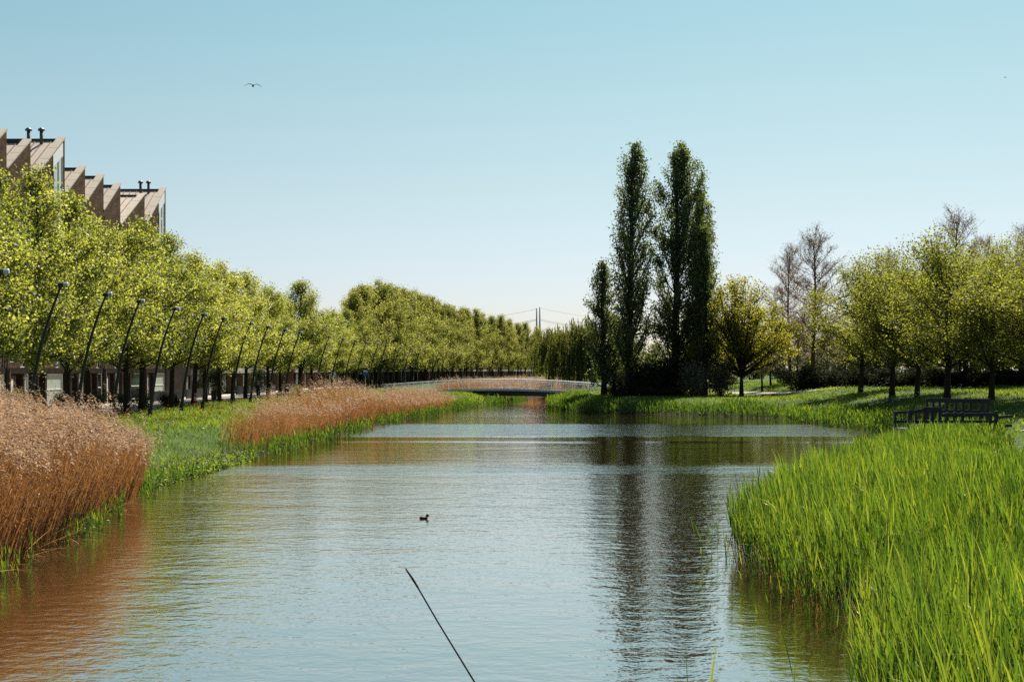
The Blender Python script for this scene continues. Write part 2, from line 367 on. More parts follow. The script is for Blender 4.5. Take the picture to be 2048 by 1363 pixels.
w1 = noise(nt, 1.0, 3, .55, mapped((2.3,2.7,1))); w2 = noise(nt, 1.0, 2, .5, mapped((8,10,1))); w3 = noise(nt, 1.0, 2, .5, mapped((.3,.6,1)))
wd = noise(nt, 1.0, 4, .6, mapped((.05,.11,1)))
# wind lanes across the canal, by distance along it (metres) and broken up by noise
lane = N(nt,'ShaderNodeFloatCurve'); cv = lane.mapping.curves[0]
set_lanes(cv)
k = N(nt,'ShaderNodeMath', operation='MULTIPLY_ADD'); k.inputs[1].default_value = 26; k.inputs[2].default_value = -13; nt.links.new(wd.outputs[0], k.inputs[0])
yy = N(nt,'ShaderNodeMath', operation='ADD'); nt.links.new(sx.outputs[1], yy.inputs[0])
sc_ = N(nt,'ShaderNodeMath', operation='MULTIPLY'); sc_.inputs[1].default_value = LANEWOB; nt.links.new(k.outputs[0], sc_.inputs[0]); nt.links.new(sc_.outputs[0], yy.inputs[1])
dv = N(nt,'ShaderNodeMath', operation='DIVIDE'); dv.inputs[1].default_value = 250; nt.links.new(yy.outputs[0], dv.inputs[0]); nt.links.new(dv.outputs[0], lane.inputs['Value'])
def mul(a, bb):
    x = N(nt,'ShaderNodeMath', operation='MULTIPLY'); nt.links.new(a, x.inputs[0])
    if isinstance(bb, float): x.inputs[1].default_value = bb
    else: nt.links.new(bb, x.inputs[1])
    return x.outputs[0]
def add(a, bb):
    x = N(nt,'ShaderNodeMath', operation='ADD'); nt.links.new(a, x.inputs[0]); nt.links.new(bb, x.inputs[1]); return x.outputs[0]
# added bump slopes along the canal shape the bright and dark reflection bands
sw = N(nt,'ShaderNodeFloatCurve'); set_band_tilt(sw.mapping.curves[0]); nt.links.new(dv.outputs[0], sw.inputs['Value'])
hh = mul(add(add(mul(w1.outputs[0], .60), mul(w2.outputs[0], .12)), mul(w3.outputs[0], .8)), lane.outputs[0])
bp = N(nt,'ShaderNodeBump'); bp.inputs['Strength'].default_value = 1; bp.inputs['Distance'].default_value = RIPPLE
nt.links.new(add(hh, mul(sw.outputs[0], BAND_TILT/RIPPLE)), bp.inputs['Height']); nt.links.new(bp.outputs[0], b.inputs['Normal']); nt.links.new(bp.outputs[0], gl.inputs['Normal'])
wx = axis([(-400,-60,40),(-60,60,4),(60,401,40)]); wy = axis([(-390,0,30),(0,300,6),(300,901,30)])
WX, WY = np.meshgrid(wx, wy); idx = np.arange(WX.size).reshape(WX.shape)
q = np.stack([idx[:-1,:-1], idx[:-1,1:], idx[1:,1:], idx[1:,:-1]], -1).reshape(-1,4)
water = fast_mesh('water', np.stack([WX.ravel(), WY.ravel(), WX.ravel()*0], 1), [q], m); tag(water, kind='structure')

# the row of lamps and street trees bends with the canal
LAMPX = np.array([(30,-20.4),(50,-20.9),(70,-21.7),(100,-22.6),(140,-22.9),(200,-21.2),(250,-19.2),(300,-16.5),(350,-12.3),(400,-7.5),(460,-.5),(520,8),(620,24)], float)
def lampx(y): return float(np.interp(y, LAMPX[:,0], LAMPX[:,1]))
def lampdir(y):
    return math.atan2(-(lampx(y+8)-lampx(y-8)), 16)      # rotation that turns +y along the row
def strip(name, pts, width, mat, lift):
    v = []; n = len(pts)
    for i, (x, y) in enumerate(pts):
        a = np.array(pts[max(i-1,0)]); bq = np.array(pts[min(i+1,n-1)]); t = (bq-a)/np.linalg.norm(bq-a); nn = np.array((t[1],-t[0]))
        for k in np.linspace(-.5,.5,5):
            p = np.array((x,y))+nn*width*k; v.append((p[0],p[1],h1(p[0],p[1])+lift))
    f = [(i*5+j, i*5+j+1, (i+1)*5+j+1, (i+1)*5+j) for i in range(n-1) for j in range(4)]
    o = fast_mesh(name, v, [np.array(f)], mat); tag(o, kind='structure'); return o
strip('road', [(lampx(y)-6.2, y) for y in np.arange(30, 610, 4)], 4.6, M['asphalt'], .03)
strip('pavement', [(lampx(y)-10.3, y) for y in np.arange(30, 610, 4)], 3.4, M['gravel'], .06)
strip('footpath', [(20.6,183.0),(23,176),(25,168),(26.2,160),(27,152),(29,146),(31,143),(33,140)], 2.6, M['gravel'], .05)
strip('path', [(24.6+i*.6, 68.6+.12*i) for i in range(22)], 1.7, M['gravel'], .05)
# ------------------------------------------------------------------ plants
def leaf_quads(C, size, r, up=.4, aspect=.42):
    n = len(C)
    nr = r.normal(size=(n,3)); nr[:,2] += up*1.5; nr /= np.linalg.norm(nr, axis=1)[:,None]
    u = np.cross(nr, r.normal(size=(n,3))); u /= np.linalg.norm(u, axis=1)[:,None]+1e-9
    v = np.cross(nr, u); s = (size*r.uniform(.65,1.3,n))[:,None]
    fold = nr*s*.12
    V = np.stack([C-u*s*.5, C+v*s*aspect+fold, C+u*s*.5, C-v*s*aspect+fold], 1).reshape(-1,3)
    return V, np.arange(n*4).reshape(-1,4)

def bez(a, c, b, n):
    t = np.linspace(0,1,n)[:,None]; return (1-t)**2*a+2*t*(1-t)*c+t*t*b

PROF = {
 'linden': [(0,.5),(.1,.85),(.28,1),(.5,.94),(.7,.74),(.86,.46),(.95,.22),(1,.05)],
 'tall':   [(0,.6),(.1,.9),(.3,1),(.55,.92),(.75,.72),(.9,.42),(1,.08)],
 'round':  [(0,.3),(.12,.75),(.35,1),(.6,.96),(.8,.72),(.93,.4),(1,.1)],
 'maple':  [(0,.5),(.15,.95),(.35,1.0),(.55,.93),(.75,.72),(.9,.45),(1,.12)],
 'bare':   [(0,.5),(.2,.95),(.4,1),(.6,.78),(.75,.52),(.9,.36),(1,.12)],
 'poplar': [(0,.55),(.08,.8),(.25,1),(.5,.97),(.7,.90),(.85,.76),(.94,.55),(1,.16)],
}
def make_tree(seed, H, R, z0, prof, nl, ns, nleaf, ls, trunk_r, rise=(.10,.22), sig=.28, bark='bark', leaf='linden', fork=None, lean=(0,0), up=.4,
              twigs=0, clump=1.0, inner=.3, limb_r=1.0, name='tree', link_to=None, tintmix=None, bendtip=0):
    """a tapered trunk with limbs (one mesh) and a crown of leaf-sized faces grown along the limbs (one mesh)"""
    r = np.random.default_rng(seed); pr = np.array(PROF[prof]); mb = MB()
    crown_h = H-z0
    def axis_pt(z): t = z/H; return np.array((lean[0]*t*t+.10*math.sin(3.1*t*2+seed), lean[1]*t*t+.10*math.cos(2.3*t*2+seed*2), z))
    top = fork or H*.93
    zz = np.linspace(-.25, top, 10)
    mb.tube([axis_pt(max(z,-.25)) for z in zz], [trunk_r*(1.25 if i == 0 else 1)*(1-.86*max(z,0)/top)+.012 for i, z in enumerate(zz)], 8)
    anchors = []; lens = []; ga = 2.399963
    for i in range(nl):
        f = (i+.5)/nl
        hs = z0*.92+(top-z0*.92)*f**1.05*(.93 if fork is None else .97)
        t = np.clip((hs-z0)/crown_h+r.uniform(*rise), 0.02, 1)
        if fork and i >= nl*.35: t = r.uniform(.3,1)
        ze = z0+crown_h*t; rad = R*np.interp(t, pr[:,0], pr[:,1])*(r.uniform(.72,1.08) if r.random() > inner else r.uniform(.3,.7))
        az = i*ga+r.normal()*.3
        a = axis_pt(hs); c0 = axis_pt(min(ze, H)); e = np.array((c0[0]+rad*math.cos(az), c0[1]+rad*math.sin(az), ze))
        if bendtip: e[0] += bendtip*t
        mid = a*.45+e*.55+np.array((0,0,-.12*np.linalg.norm(e-a))) ; mid[:2] = a[:2]*.5+e[:2]*.5+r.normal(size=2)*.12
        if prof == 'poplar': mid = np.array((a[0]*.25+e[0]*.75, a[1]*.25+e[1]*.75, a[2]*.6+e[2]*.4))
        p = bez(a, mid, e, 6); L = np.linalg.norm(e-a); rb = trunk_r*limb_r*(.34+.2*r.random())*(1-.7*hs/H)*min(1, .4+L/4)
        mb.tube(p, np.linspace(rb, .010, 6), 5, cap=False)
        pp = bez(a, mid, e, 14)
        lo = 4 if prof != 'poplar' else 3
        anchors.append(pp[lo:]); lens.append(L)
        for k in range(ns):
            u = r.uniform(.25,.98); s0 = bez(a, mid, e, 40)[int(u*39)]
            dr = r.normal(size=3); dr[2] = abs(dr[2])*.6+(.25 if prof != 'poplar' else 1.6); dr /= np.linalg.norm(dr)
            out_ = e-a; out_ = out_/(np.linalg.norm(out_)+1e-6); dr = dr*.75+out_*.55
            l = L*r.uniform(.18,.42)*(1.15-u*.5); en = s0+dr*l
            # keep inside the envelope
            tt = np.clip((en[2]-z0)/crown_h, 0, 1); ax = axis_pt(min(en[2],H)); rr = np.hypot(en[0]-ax[0], en[1]-ax[1]); lim = R*np.interp(tt, pr[:,0], pr[:,1])*1.1+.15
            if rr > lim: en[:2] = ax[:2]+(en[:2]-ax[:2])*lim/rr
            if en[2] > H: en[2] = H
            m2 = (s0+en)/2+r.normal(size=3)*.06*l
            q2 = bez(s0, m2, en, 4); mb.tube(q2, np.linspace(max(.012, rb*.35), .006, 4), 3, cap=False)
            anchors.append(bez(s0, m2, en, 9)[2:]); lens.append(L*.8)
            for w in range(twigs):
                s1 = bez(s0, m2, en, 20)[r.integers(5,20)]; d1 = r.normal(size=3); d1[2] = abs(d1[2])*.7+.2; d1 = d1/np.linalg.norm(d1)*.7+dr*.5
                e1 = s1+d1*r.uniform(.35,.9)*min(1.2, .35+l); mb.tube([s1,(s1+e1)/2+r.normal(size=3)*.03,e1], [.011,.009,.006], 3, cap=False)
                anchors.append(np.stack([(s1+e1)/2, e1])); lens.append(L*.8)
    A = np.concatenate(anchors)
    wts = r.gamma(1.4, 1, len(anchors))**clump*np.clip(np.array(lens),.15,9)**(1.15 if prof != 'poplar' else .6); wv = np.concatenate([np.full(len(x), wts[i]) for i, x in enumerate(anchors)]); wv /= wv.sum()
    pick = r.choice(len(A), nleaf, p=wv)
    C = A[pick]+r.normal(size=(nleaf,3))*sig*np.array((1,1,.85))
    C = C[C[:,2] > z0*.82]; V, fq = leaf_quads(C, ls, r, up)
    g = r.normal(size=len(A))*.10; tint = np.clip(.5+g[pick[:len(C)]]+r.normal(size=len(C))*.2, 0, 1)
    tr = mb.build('trunk', M[bark], None, smooth=True)
    cr = fast_mesh('crown', V, [fq], M[leaf], tint=tint)
    root = empty(name, (0,0,0)); tr.parent = root; cr.parent = root
    return root

def place(root, x, y, rz, s, label, cat, group=None, name=None, sz=None, z=None):
    root.location = (x, y, (h1(x,y) if z is None else z)-.03); root.rotation_euler = (0,0,rz); root.scale = (s, s, sz or s)
    tag(root, label, cat, group)
    return root

def bush_mesh(seed, rx, ry, h, nl, ls, leaf, name='bush', stems=9):
    r = np.random.default_rng(seed); mb = MB(); pts = []
    nb = 26
    cl = []
    for i in range(nb):
        a = r.uniform(0,2*PI); e = math.sqrt(r.random()); zc = h*(.18+.72*r.random()); k = math.sqrt(max(.1, 1-(zc/h-.35)**2*1.6))
        cl.append((rx*e*math.cos(a)*k, ry*e*math.sin(a)*k, zc))
    cl = np.array(cl)
    pick = r.integers(0, nb, nl)
    C = cl[pick]+r.normal(size=(nl,3))*np.array((rx*.22, ry*.22, h*.15)); C[:,2] = np.abs(C[:,2]-.03)+.03
    V, fq = leaf_quads(C, ls, r, .3); tint = np.clip(.5+(r.normal(size=nb)*.14)[pick]+r.normal(size=nl)*.2, 0, 1)
    for i in range(stems):
        e = cl[r.integers(0,nb)]; b0 = np.array((e[0]*.25, e[1]*.25, -.1)); mb.tube(bez(b0, np.array((e[0]*.4,e[1]*.4,e[2]*.6)), e, 5), np.linspace(.035,.01,5), 4, cap=False)
    root = empty(name, (0,0,0)); st = mb.build('stems', M['bark'], root); fo = fast_mesh('foliage', V, [fq], M[leaf], root, tint)
    return root

def blades(P, length, width, dirv, droop, r, nseg=3, tint=None, name='grass', mat='grass', roll=None, make=True):
    """curved tapering leaves: P base points, dirv initial direction, droop vector added with t^2"""
    n = len(P); t = np.linspace(0, 1, nseg+1)
    cen = P[:,None,:]+dirv[:,None,:]*(length[:,None]*t[None,:])[:,:,None]+droop[:,None,:]*(t**2)[None,:,None]
    az = r.uniform(0, 2*PI, n) if roll is None else roll
    wd = np.stack([np.cos(az), np.sin(az), r.normal(size=n)*.15], 1)
    prof = np.interp(t, [0,.35,1], [.75,1,0])
    off = wd[:,None,:]*(width[:,None]*prof[None,:]*.5)[:,:,None]
    Lv, Rv = cen-off, cen+off
    V = np.concatenate([np.stack([Lv[:,:-1],Rv[:,:-1]], 2).reshape(n,-1,3), cen[:,-1:]], 1)   # 2*nseg+1 verts
    k = 2*nseg+1; base = (np.arange(n)*k)[:,None]
    qs = [np.concatenate([base+2*i, base+2*i+1, base+2*i+3, base+2*i+2], 1) for i in range(nseg-1)]
    tr = np.concatenate([base+2*nseg-2, base+2*nseg-1, base+2*nseg], 1)
    tn = tint if tint is not None else np.clip(r.normal(.5,.2,n),0,1)
    return V.reshape(-1,3), (np.concatenate(qs) if qs else np.zeros((0,4),int)), tr, np.concatenate([np.tile(tn, nseg-1), tn])

def join_blades(name, sets, mat):
    Vs, Q, T, tq, tt, b = [], [], [], [], [], 0
    for V, q_, t_, tn in sets:
        Vs.append(V); Q.append(q_+b); T.append(t_+b); tq.append(tn[:len(q_)]); tt.append(tn[len(q_):]); b += len(V)
    return fast_mesh(name, np.concatenate(Vs), [np.concatenate(Q), np.concatenate(T)], mat, tint=np.concatenate(tq+tt))

def scatter(n, x0, x1, y0, y1, r):
    return r.uniform(x0, x1, n), r.uniform(y0, y1, n)
# ------------------------------------------------------------------ reeds and grass (nobody could count them)
def reed_field(seed, name, label, cat, n, box, keep, height, leaf_n=6, dens_far=True, wmul=1.0, lean=(-.10,-.03), group=None, mat='reed', tmid=.47):
    r = np.random.default_rng(seed)
    x, y = scatter(n, *box, r)
    sd, side = shore(x, y); z = hgt(x, y)
    ok = keep(x, y, sd, side, r); x, y, sd, z = x[ok], y[ok], sd[ok], z[ok]
    n = len(x); H = height(x, y, sd, z, r)
    patch = .5+.5*np.sin(x*.8+np.sin(y*.5)*2)*np.sin(y*.6+x*.3)
    H = H*(1+.10*(patch-.5))*r.uniform(.72,1.15,n)
    P = np.stack([x, y, z-.05], 1); wd = (1+np.clip(y-22,0,60)*.030)*wmul
    up = np.stack([r.normal(lean[0],.07,n), r.normal(lean[1],.07,n), np.ones(n)], 1); up /= np.linalg.norm(up, axis=1)[:,None]
    sets = []
    tb = np.clip(r.normal(tmid,.19,n)+.26*(patch-.5), 0, 1)
    sets.append(blades(P, H*.93, .011*wd, up, np.zeros((n,3)), r, 2, tint=np.clip(tb-.2,0,1)))
    for k in range(leaf_n):
        f = r.uniform(.25+.6*k/leaf_n, .40+.6*k/leaf_n, n); az = r.uniform(0,2*PI,n)
        spread = r.uniform(.03,.30,n); dv = np.stack([np.cos(az)*spread-.06, np.sin(az)*spread, np.ones(n)], 1); dv /= np.linalg.norm(dv, axis=1)[:,None]
        ln = H*r.uniform(.24,.40,n); arch = np.where(r.random(n) < .13, 1.0, .22)*r.uniform(.3,1.2,n)
        dp = np.stack([np.cos(az)*.35-.30, np.sin(az)*.35, -.55*np.ones(n)], 1)*(ln*arch)[:,None]
        sets.append(blades(P+up*(H*f)[:,None], ln, r.uniform(.014,.025,n)*wd, dv, dp, r, 3, tint=np.clip(tb+r.normal(0,.12,n)+.12*(f-.5),0,1)))
    o = join_blades(name, sets, M[mat]); tag(o, label, cat, group, 'stuff'); return o

def topsurf(x, y, sd, z, r):
    return np.clip(np.interp(y,[14,30,50,66],[1.75,1.72,1.62,1.5])-z*np.interp(y,[25,45],[.5,1.0]), .3, 1.75)*np.interp(sd, [0,.5,2.2], [.78,.95,1.0])
# near bed on the right
def k_near(x, y, sd, side, r):
    edge = (side == 1) & (sd > -.1) & (x < .372*y+4.5)
    lawn = x-(.318*y+1.0+.9*np.sin(y*.5))
    out_ = (y > 36) & (lawn > 0)
    dens = np.interp(y, [8,30,70], [1,.75,.5])
    gap = (wav(x*1.3+3, y*1.1) > .9) & (sd < 1.2)
    return edge & ~out_ & ~gap & (y < 72) & (r.random(len(x)) < dens)
reed_field(11, 'reed_bed', 'bright green young reed bed filling the right foreground beside the water', 'reeds', 100000, (3.5,29,8.5,72), k_near, topsurf, 6)
# thin outliers standing in the water in front of the bed
def k_out(x, y, sd, side, r):
    return (side == 0) & (sd > -1.25) & (x > 2) & (y > 19) & (y < 60) & (r.random(len(x)) < np.exp(sd*1.7)*.6)
reed_field(12, 'reed_shoots', 'sparse thin green reed shoots standing in the water off the right bed', 'reeds', 6500, (2,16,9,50), k_out, lambda x,y,sd,z,r: np.full(len(x), 1.45)*r.uniform(.4,1,len(x)), 2, lean=(-.02,0), tmid=.3)
def k_fg(x, y, sd, side, r):
    return (np.sin(x*9.7)*np.sin(y*7.1) > .55)
reed_field(13, 'reed_blades', 'few tall green reed blades poking up at the bottom edge of the picture', 'reeds', 130, (1.5,4.3,9.6,12.4), k_fg, lambda x,y,sd,z,r: np.full(len(x), 1.95)*r.uniform(.7,1.02,len(x)), 4, lean=(-.04,0), wmul=1.4)
# dead stalks among the young reeds along the edge of the bed
r = np.random.default_rng(19); x, y = scatter(26000, 3.5, 22, 17, 64, r); sd, side = shore(x, y); ok = (side == 1) & (sd > -.1) & (r.random(len(x)) < np.exp(-sd/1.1)); x, y = x[ok], y[ok]; n = len(x); z = hgt(x, y)
sets = [blades(np.stack([x,y,z-.05],1), r.uniform(.35,1.1,n), np.full(n,.013)*(1+np.clip(y-22,0,60)*.02), np.stack([r.normal(-.05,.16,n),r.normal(-.03,.16,n),np.ones(n)],1), np.stack([r.normal(0,.12,n),r.normal(0,.12,n),np.full(n,-.05)],1), r, 3, tint=r.uniform(.1,.75,n))]
o = join_blades('dead_stalks', sets, M['dry_stem']); tag(o, 'brown dead stalks at the foot of the right reed bed', 'stalks', kind='stuff')
# far right shore
def k_far(x, y, sd, side, r):
    return (side == 1) & (sd > -.3) & (sd < 3.6+1.2*np.sin(x)) & (y > 72)
reed_field(14, 'shore_reeds', 'green reeds along the far right shore below the park trees', 'reeds', 46000, (2,30,72,160), k_far, lambda x,y,sd,z,r: np.interp(sd,[0,1.2,4.5],[.75,1.15,.6]), 4, wmul=1.15, lean=(-.04,0), tmid=.40)
def k_isl(x, y, sd, side, r): return (side == 1) & (sd > -.2) & (sd < 5)
reed_field(15, 'bridge_reeds', 'green reeds on the right bank in front of the footbridge', 'reeds', 15000, (2,18,141,200), k_isl, lambda x,y,sd,z,r: np.clip(1.5-z,.3,1.1), 4, wmul=1.0, lean=(-.04,0), tmid=.40)
# left waterline fringe
def k_left(x, y, sd, side, r):
    m_ = (x < interp(LS, y)+.6) & (side <= 0) & (sd < 1.3+.5*np.sin(y*.7))
    return m_ & ((y < 27) | ((y > 46) & (y < 55) & (sd < .9)) | ((y > 62) & (wav(x*.3, y*.35) > -.55)))
reed_field(16, 'bank_sedge', 'fresh green sedge fringe along the left waterline', 'sedge', 60000, (-14,12,21,195), k_left, lambda x,y,sd,z,r: np.where(y<60,.8,.95)*r.uniform(.6,1.1,len(x)), 4, wmul=.9, lean=(.05,0), tmid=.36)
def k_spr(x, y, sd, side, r):
    d_ = np.where(side == -1, sd, -np.abs(sd)); return (x < -8) & (d_ > -.45) & (d_ < .5) & (wav(x*2, y*1.3) > .15)
reed_field(17, 'reed_sprouts', 'green sprouts pushing up at the foot of the nearest dry reeds', 'reeds', 7000, (-13,-8.5,24,47), k_spr, lambda x,y,sd,z,r: r.uniform(.3,.95,len(x)), 4, lean=(.12,-.05))

# dry reeds: rust stems under feathery plumes
def dry_reeds(seed, name, label, n, box, keep, height, stem_w=.011, plume_n=9, wfar=1.0, plume_s=1.0, lean=.10):
    r = np.random.default_rng(seed); x, y = scatter(n, *box, r); sd, side = shore(x, y); ok = keep(x, y, sd, side, r)
    x, y, sd = x[ok], y[ok], sd[ok]; z = hgt(x, y); n = len(x)
    patch = .5+.5*np.sin(x*.9+y*.33)*np.sin(y*.47-x*.4)
    hr = np.where(r.random(n)<.10, r.uniform(.98,1.2,n), r.uniform(.74,1.0,n)); H = height(x, y, sd, r)*(1+.34*(patch-.5)+.10*np.sin(x*2.3+y*1.1)*np.sin(y*2.7))*hr
    out_ = np.exp(-np.clip(sd,0,9)/.8)
    up = np.stack([r.normal(lean,.06,n)+.13*out_, r.normal(-.02,.06,n), np.ones(n)], 1); up /= np.linalg.norm(up, axis=1)[:,None]
    P = np.stack([x, y, z-.05], 1); bend = np.stack([r.normal(.10,.10,n), r.normal(0,.08,n), np.full(n,-.03)], 1)*H[:,None]*.7
    tb = np.clip(r.normal(.42,.15,n)+.25*(patch-.5), 0, 1)
    sets = [blades(P, H, np.full(n, stem_w)*wfar*1.3, up, bend, r, 3, tint=tb)]
    for k in range(2):   # withered leaves along the stem
        f = r.uniform(.3,.85,n); az = r.uniform(0,2*PI,n); dv = np.stack([np.cos(az)*.45, np.sin(az)*.45, np.full(n,.9)], 1)
        sets.append(blades(P+up*(H*f)[:,None]+bend*(f**2)[:,None], H*r.uniform(.10,.2,n), np.full(n,.014)*wfar, dv, np.stack([np.cos(az),np.sin(az),np.full(n,-1.6)],1)*(.06*H)[:,None], r, 2, tint=np.clip(tb+.1,0,1)))
    root = empty(name, (float(x.mean()), float(y.mean()), 0)); 
    st = join_blades('stems', sets, M['dry_stem']); st.parent = root; st.matrix_parent_inverse = Matrix.Translation(root.location).inverted()
    top = P+up*H[:,None]+bend; has = r.random(n) < np.where(hr > .92, .62, .03); top = top[has]; m_ = len(top); nod = np.stack([r.normal(-.17,.13,m_)*plume_s, r.normal(0,.12,m_)*plume_s, np.zeros(m_)], 1)
    ps = []
    for k in range(plume_n):
        t = (k+r.uniform(0,1,m_))/plume_n; c = top+np.stack([nod[:,0]*t**2, nod[:,1]*t**2, (t-.5)*.36*plume_s], 1)
        az = r.uniform(0,2*PI,m_); dv = np.stack([np.cos(az)*.5-.25, np.sin(az)*.5, np.full(m_,.55)], 1)
        ps.append(blades(c, r.uniform(.09,.17,m_)*plume_s*(1.15-t*.7), np.full(m_,.030)*wfar**.5*plume_s, dv, np.stack([np.full(m_,-.03),np.zeros(m_),np.full(m_,-.05)],1)*plume_s, r, 2))
    pl = join_blades('plumes', ps, M['plume']); pl.parent = root; pl.matrix_parent_inverse = Matrix.Translation(root.location).inverted()
    tag(root, label, 'reeds', 'stands of last year\'s dry reeds'); root['kind'] = 'stuff'
    return root
def dk1(x, y, sd, side, r):
    return (side == -1) & (sd > .05) & (sd < 4.4+.5*np.sin(y)) & (y < 46.5) & (r.random(len(x)) < np.where(sd > 2, .6, 1)*np.interp(x+.36*y, [-2.2,.2], [.3,1])*np.where(wav(x*.7,y*.55) < -.75, .25, 1))
dry_reeds(21, 'dry_reeds', 'tall rust brown dry reeds with feathery plumes at the left edge', 46000, (-17,-9.4,23.5,47), dk1,
          lambda x,y,sd,r: np.interp(y,[23,30,38,44,47],[2.7,2.62,2.5,2.2,1.85]), wfar=1.0, plume_n=12, plume_s=1.3)
def dk2(x, y, sd, side, r):
    return (side == -1) & (sd > .9) & (sd < 2.9) & (r.random(len(x)) < np.interp(y,[67.5,71,77,80],[.12,.9,.9,.5]))
dry_reeds(22, 'dry_reeds', 'small sparse clump of pale dry reeds in the middle of the grassy left bank', 6500, (-16,-9,67,80), dk2, lambda x,y,sd,r: np.full(len(x),1.9), wfar=1.25, plume_n=8, plume_s=1.2)
def dk3(x, y, sd, side, r):
    return (side == -1) & (sd > .9) & (sd < 4.4) & (r.random(len(x)) < np.interp(y,[80,84],[.4,1])) & (wav(x*.5, y*.22) > -1.0)
dry_reeds(23, 'dry_reeds', 'long swelling stand of dry reeds on the left bank running up to the footbridge', 44000, (-16,-3,80,152), dk3,
          lambda x,y,sd,r: np.interp(y,[76,84,92,100,106,112,120,134,152],[1.45,1.6,1.8,2.15,2.2,1.8,1.5,1.35,1.2]), wfar=1.7, plume_n=6, plume_s=1.5)
def dk4(x, y, sd, side, r): return (side == -1) & (sd > 1.2) & (sd < 11)
dry_reeds(24, 'dry_reeds', 'far stand of dry reeds seen through the railing of the footbridge', 40000, (-18,14,186,255), dk4, lambda x,y,sd,r: np.full(len(x),1.55), wfar=2.4, plume_n=5, plume_s=2)

# broken stalks lying over the water at the near left edge
r = np.random.default_rng(5); n = 150; y = r.uniform(27,44,n); x = interp(LS, y)-r.uniform(0,.5,n); az = r.uniform(-1.2,.5,n)
sets = [blades(np.stack([x,y,np.full(n,.06)],1), r.uniform(.5,1.6,n), np.full(n,.016), np.stack([np.cos(az),np.sin(az),r.uniform(.05,.6,n)],1), np.stack([np.zeros(n),np.zeros(n),-r.uniform(.1,.4,n)],1), r, 3, tint=r.uniform(.6,1,n))]
o = join_blades('fallen_stalks', sets, M['dry_stem']); tag(o, 'broken pale reed stalks hanging over the water by the nearest dry reeds', 'stalks', kind='stuff')

# grass
def grass(seed, name, label, n, box, keep, h, w, lean=(.05,0)):
    r = np.random.default_rng(seed); x, y = scatter(n, *box, r); sd, side = shore(x, y); ok = keep(x, y, sd, side, r); x, y, sd = x[ok], y[ok], sd[ok]
    n = len(x); z = hgt(x, y); patch = .5+.35*wav(x*.4, y*.4)
    up = np.stack([r.normal(lean[0],.3,n), r.normal(lean[1],.3,n), np.ones(n)], 1); H = h*r.uniform(.5,1.2,n)*(.6+.8*np.clip(patch,0,1))
    tn = np.clip(r.normal(.42,.17,n)+.5*(patch-.5), 0, 1)
    o = join_blades(name, [blades(np.stack([x,y,z-.03],1), H, w*np.interp(y,[20,60,150],[.5,1,2.2])*r.uniform(.7,1.3,n), up, np.stack([r.normal(0,.3,n),r.normal(0,.3,n),np.full(n,-.3)],1)*H[:,None], r, 2, tint=tn)], M['grass'])
    tag(o, label, 'grass', kind='stuff'); return o
grass(31, 'grass', 'lush green grass on the left bank between water and lamp posts', 190000, (-27,4,22,200), lambda x,y,sd,side,r: (side==-1)&(sd>.9)&(x>np.interp(y,LAMPX[:,0],LAMPX[:,1])-3.4), .40, .03)
grass(32, 'meadow_grass', 'green meadow grass around the park trees on the right', 120000, (2,52,66,200), lambda x,y,sd,side,r: (side==1)&(sd>2.2)&(x<.37*y+6)&~((np.abs(x-27)<1.5)&(y>140)), .30, .035)
grass(33, 'lawn_grass', 'short flowery lawn at the right edge behind the reed bed', 26000, (12,33,36,72), lambda x,y,sd,side,r: (side==1)&(x>.318*y+.6), .16, .022)
# low scrambling weeds at the waterline, mid left
r = np.random.default_rng(8); n = 6000; y = r.uniform(48,64,n); x = interp(LS, y)-np.abs(r.normal(0,.8,n))+.25; z = np.maximum(hgt(x,y),0)+np.abs(r.normal(0,.16,n))
V, fq = leaf_quads(np.stack([x,y,z],1), .10, r, .8)
o = fast_mesh('water_weeds', V, [fq], M['grass'], tint=np.clip(r.normal(.35,.22,n),0,1)); tag(o, 'low yellowish weeds sprawling along the left waterline below the grass', 'weeds', kind='stuff')

# bits of pale litter floating along the banks
r = np.random.default_rng(77); x, y = scatter(60000, -14, 26, 17, 190, r); sd, side = shore(x, y); ok = (side == 0) & (sd > -1.0) & (r.random(len(x)) < .10*np.exp(sd*3)*(1+np.clip(y-30,0,80)*.02)); x, y = x[ok], y[ok]; n = len(x)
a = r.uniform(0,2*PI,n); s = r.uniform(.02,.06,n)*np.interp(y,[20,120],[1,2]); C = np.stack([x,y,np.full(n,.006)],1); u = np.stack([np.cos(a),np.sin(a),0*a],1)*s[:,None]; v = np.stack([-np.sin(a),np.cos(a),0*a],1)*s[:,None]*.5
o = fast_mesh('floating_litter', np.stack([C-u,C-v,C+u,C+v],1).reshape(-1,3), [np.arange(n*4).reshape(-1,4)], M['petal0']); tag(o, 'small pale bits of plant litter floating along the water edges', 'litter', kind='stuff')
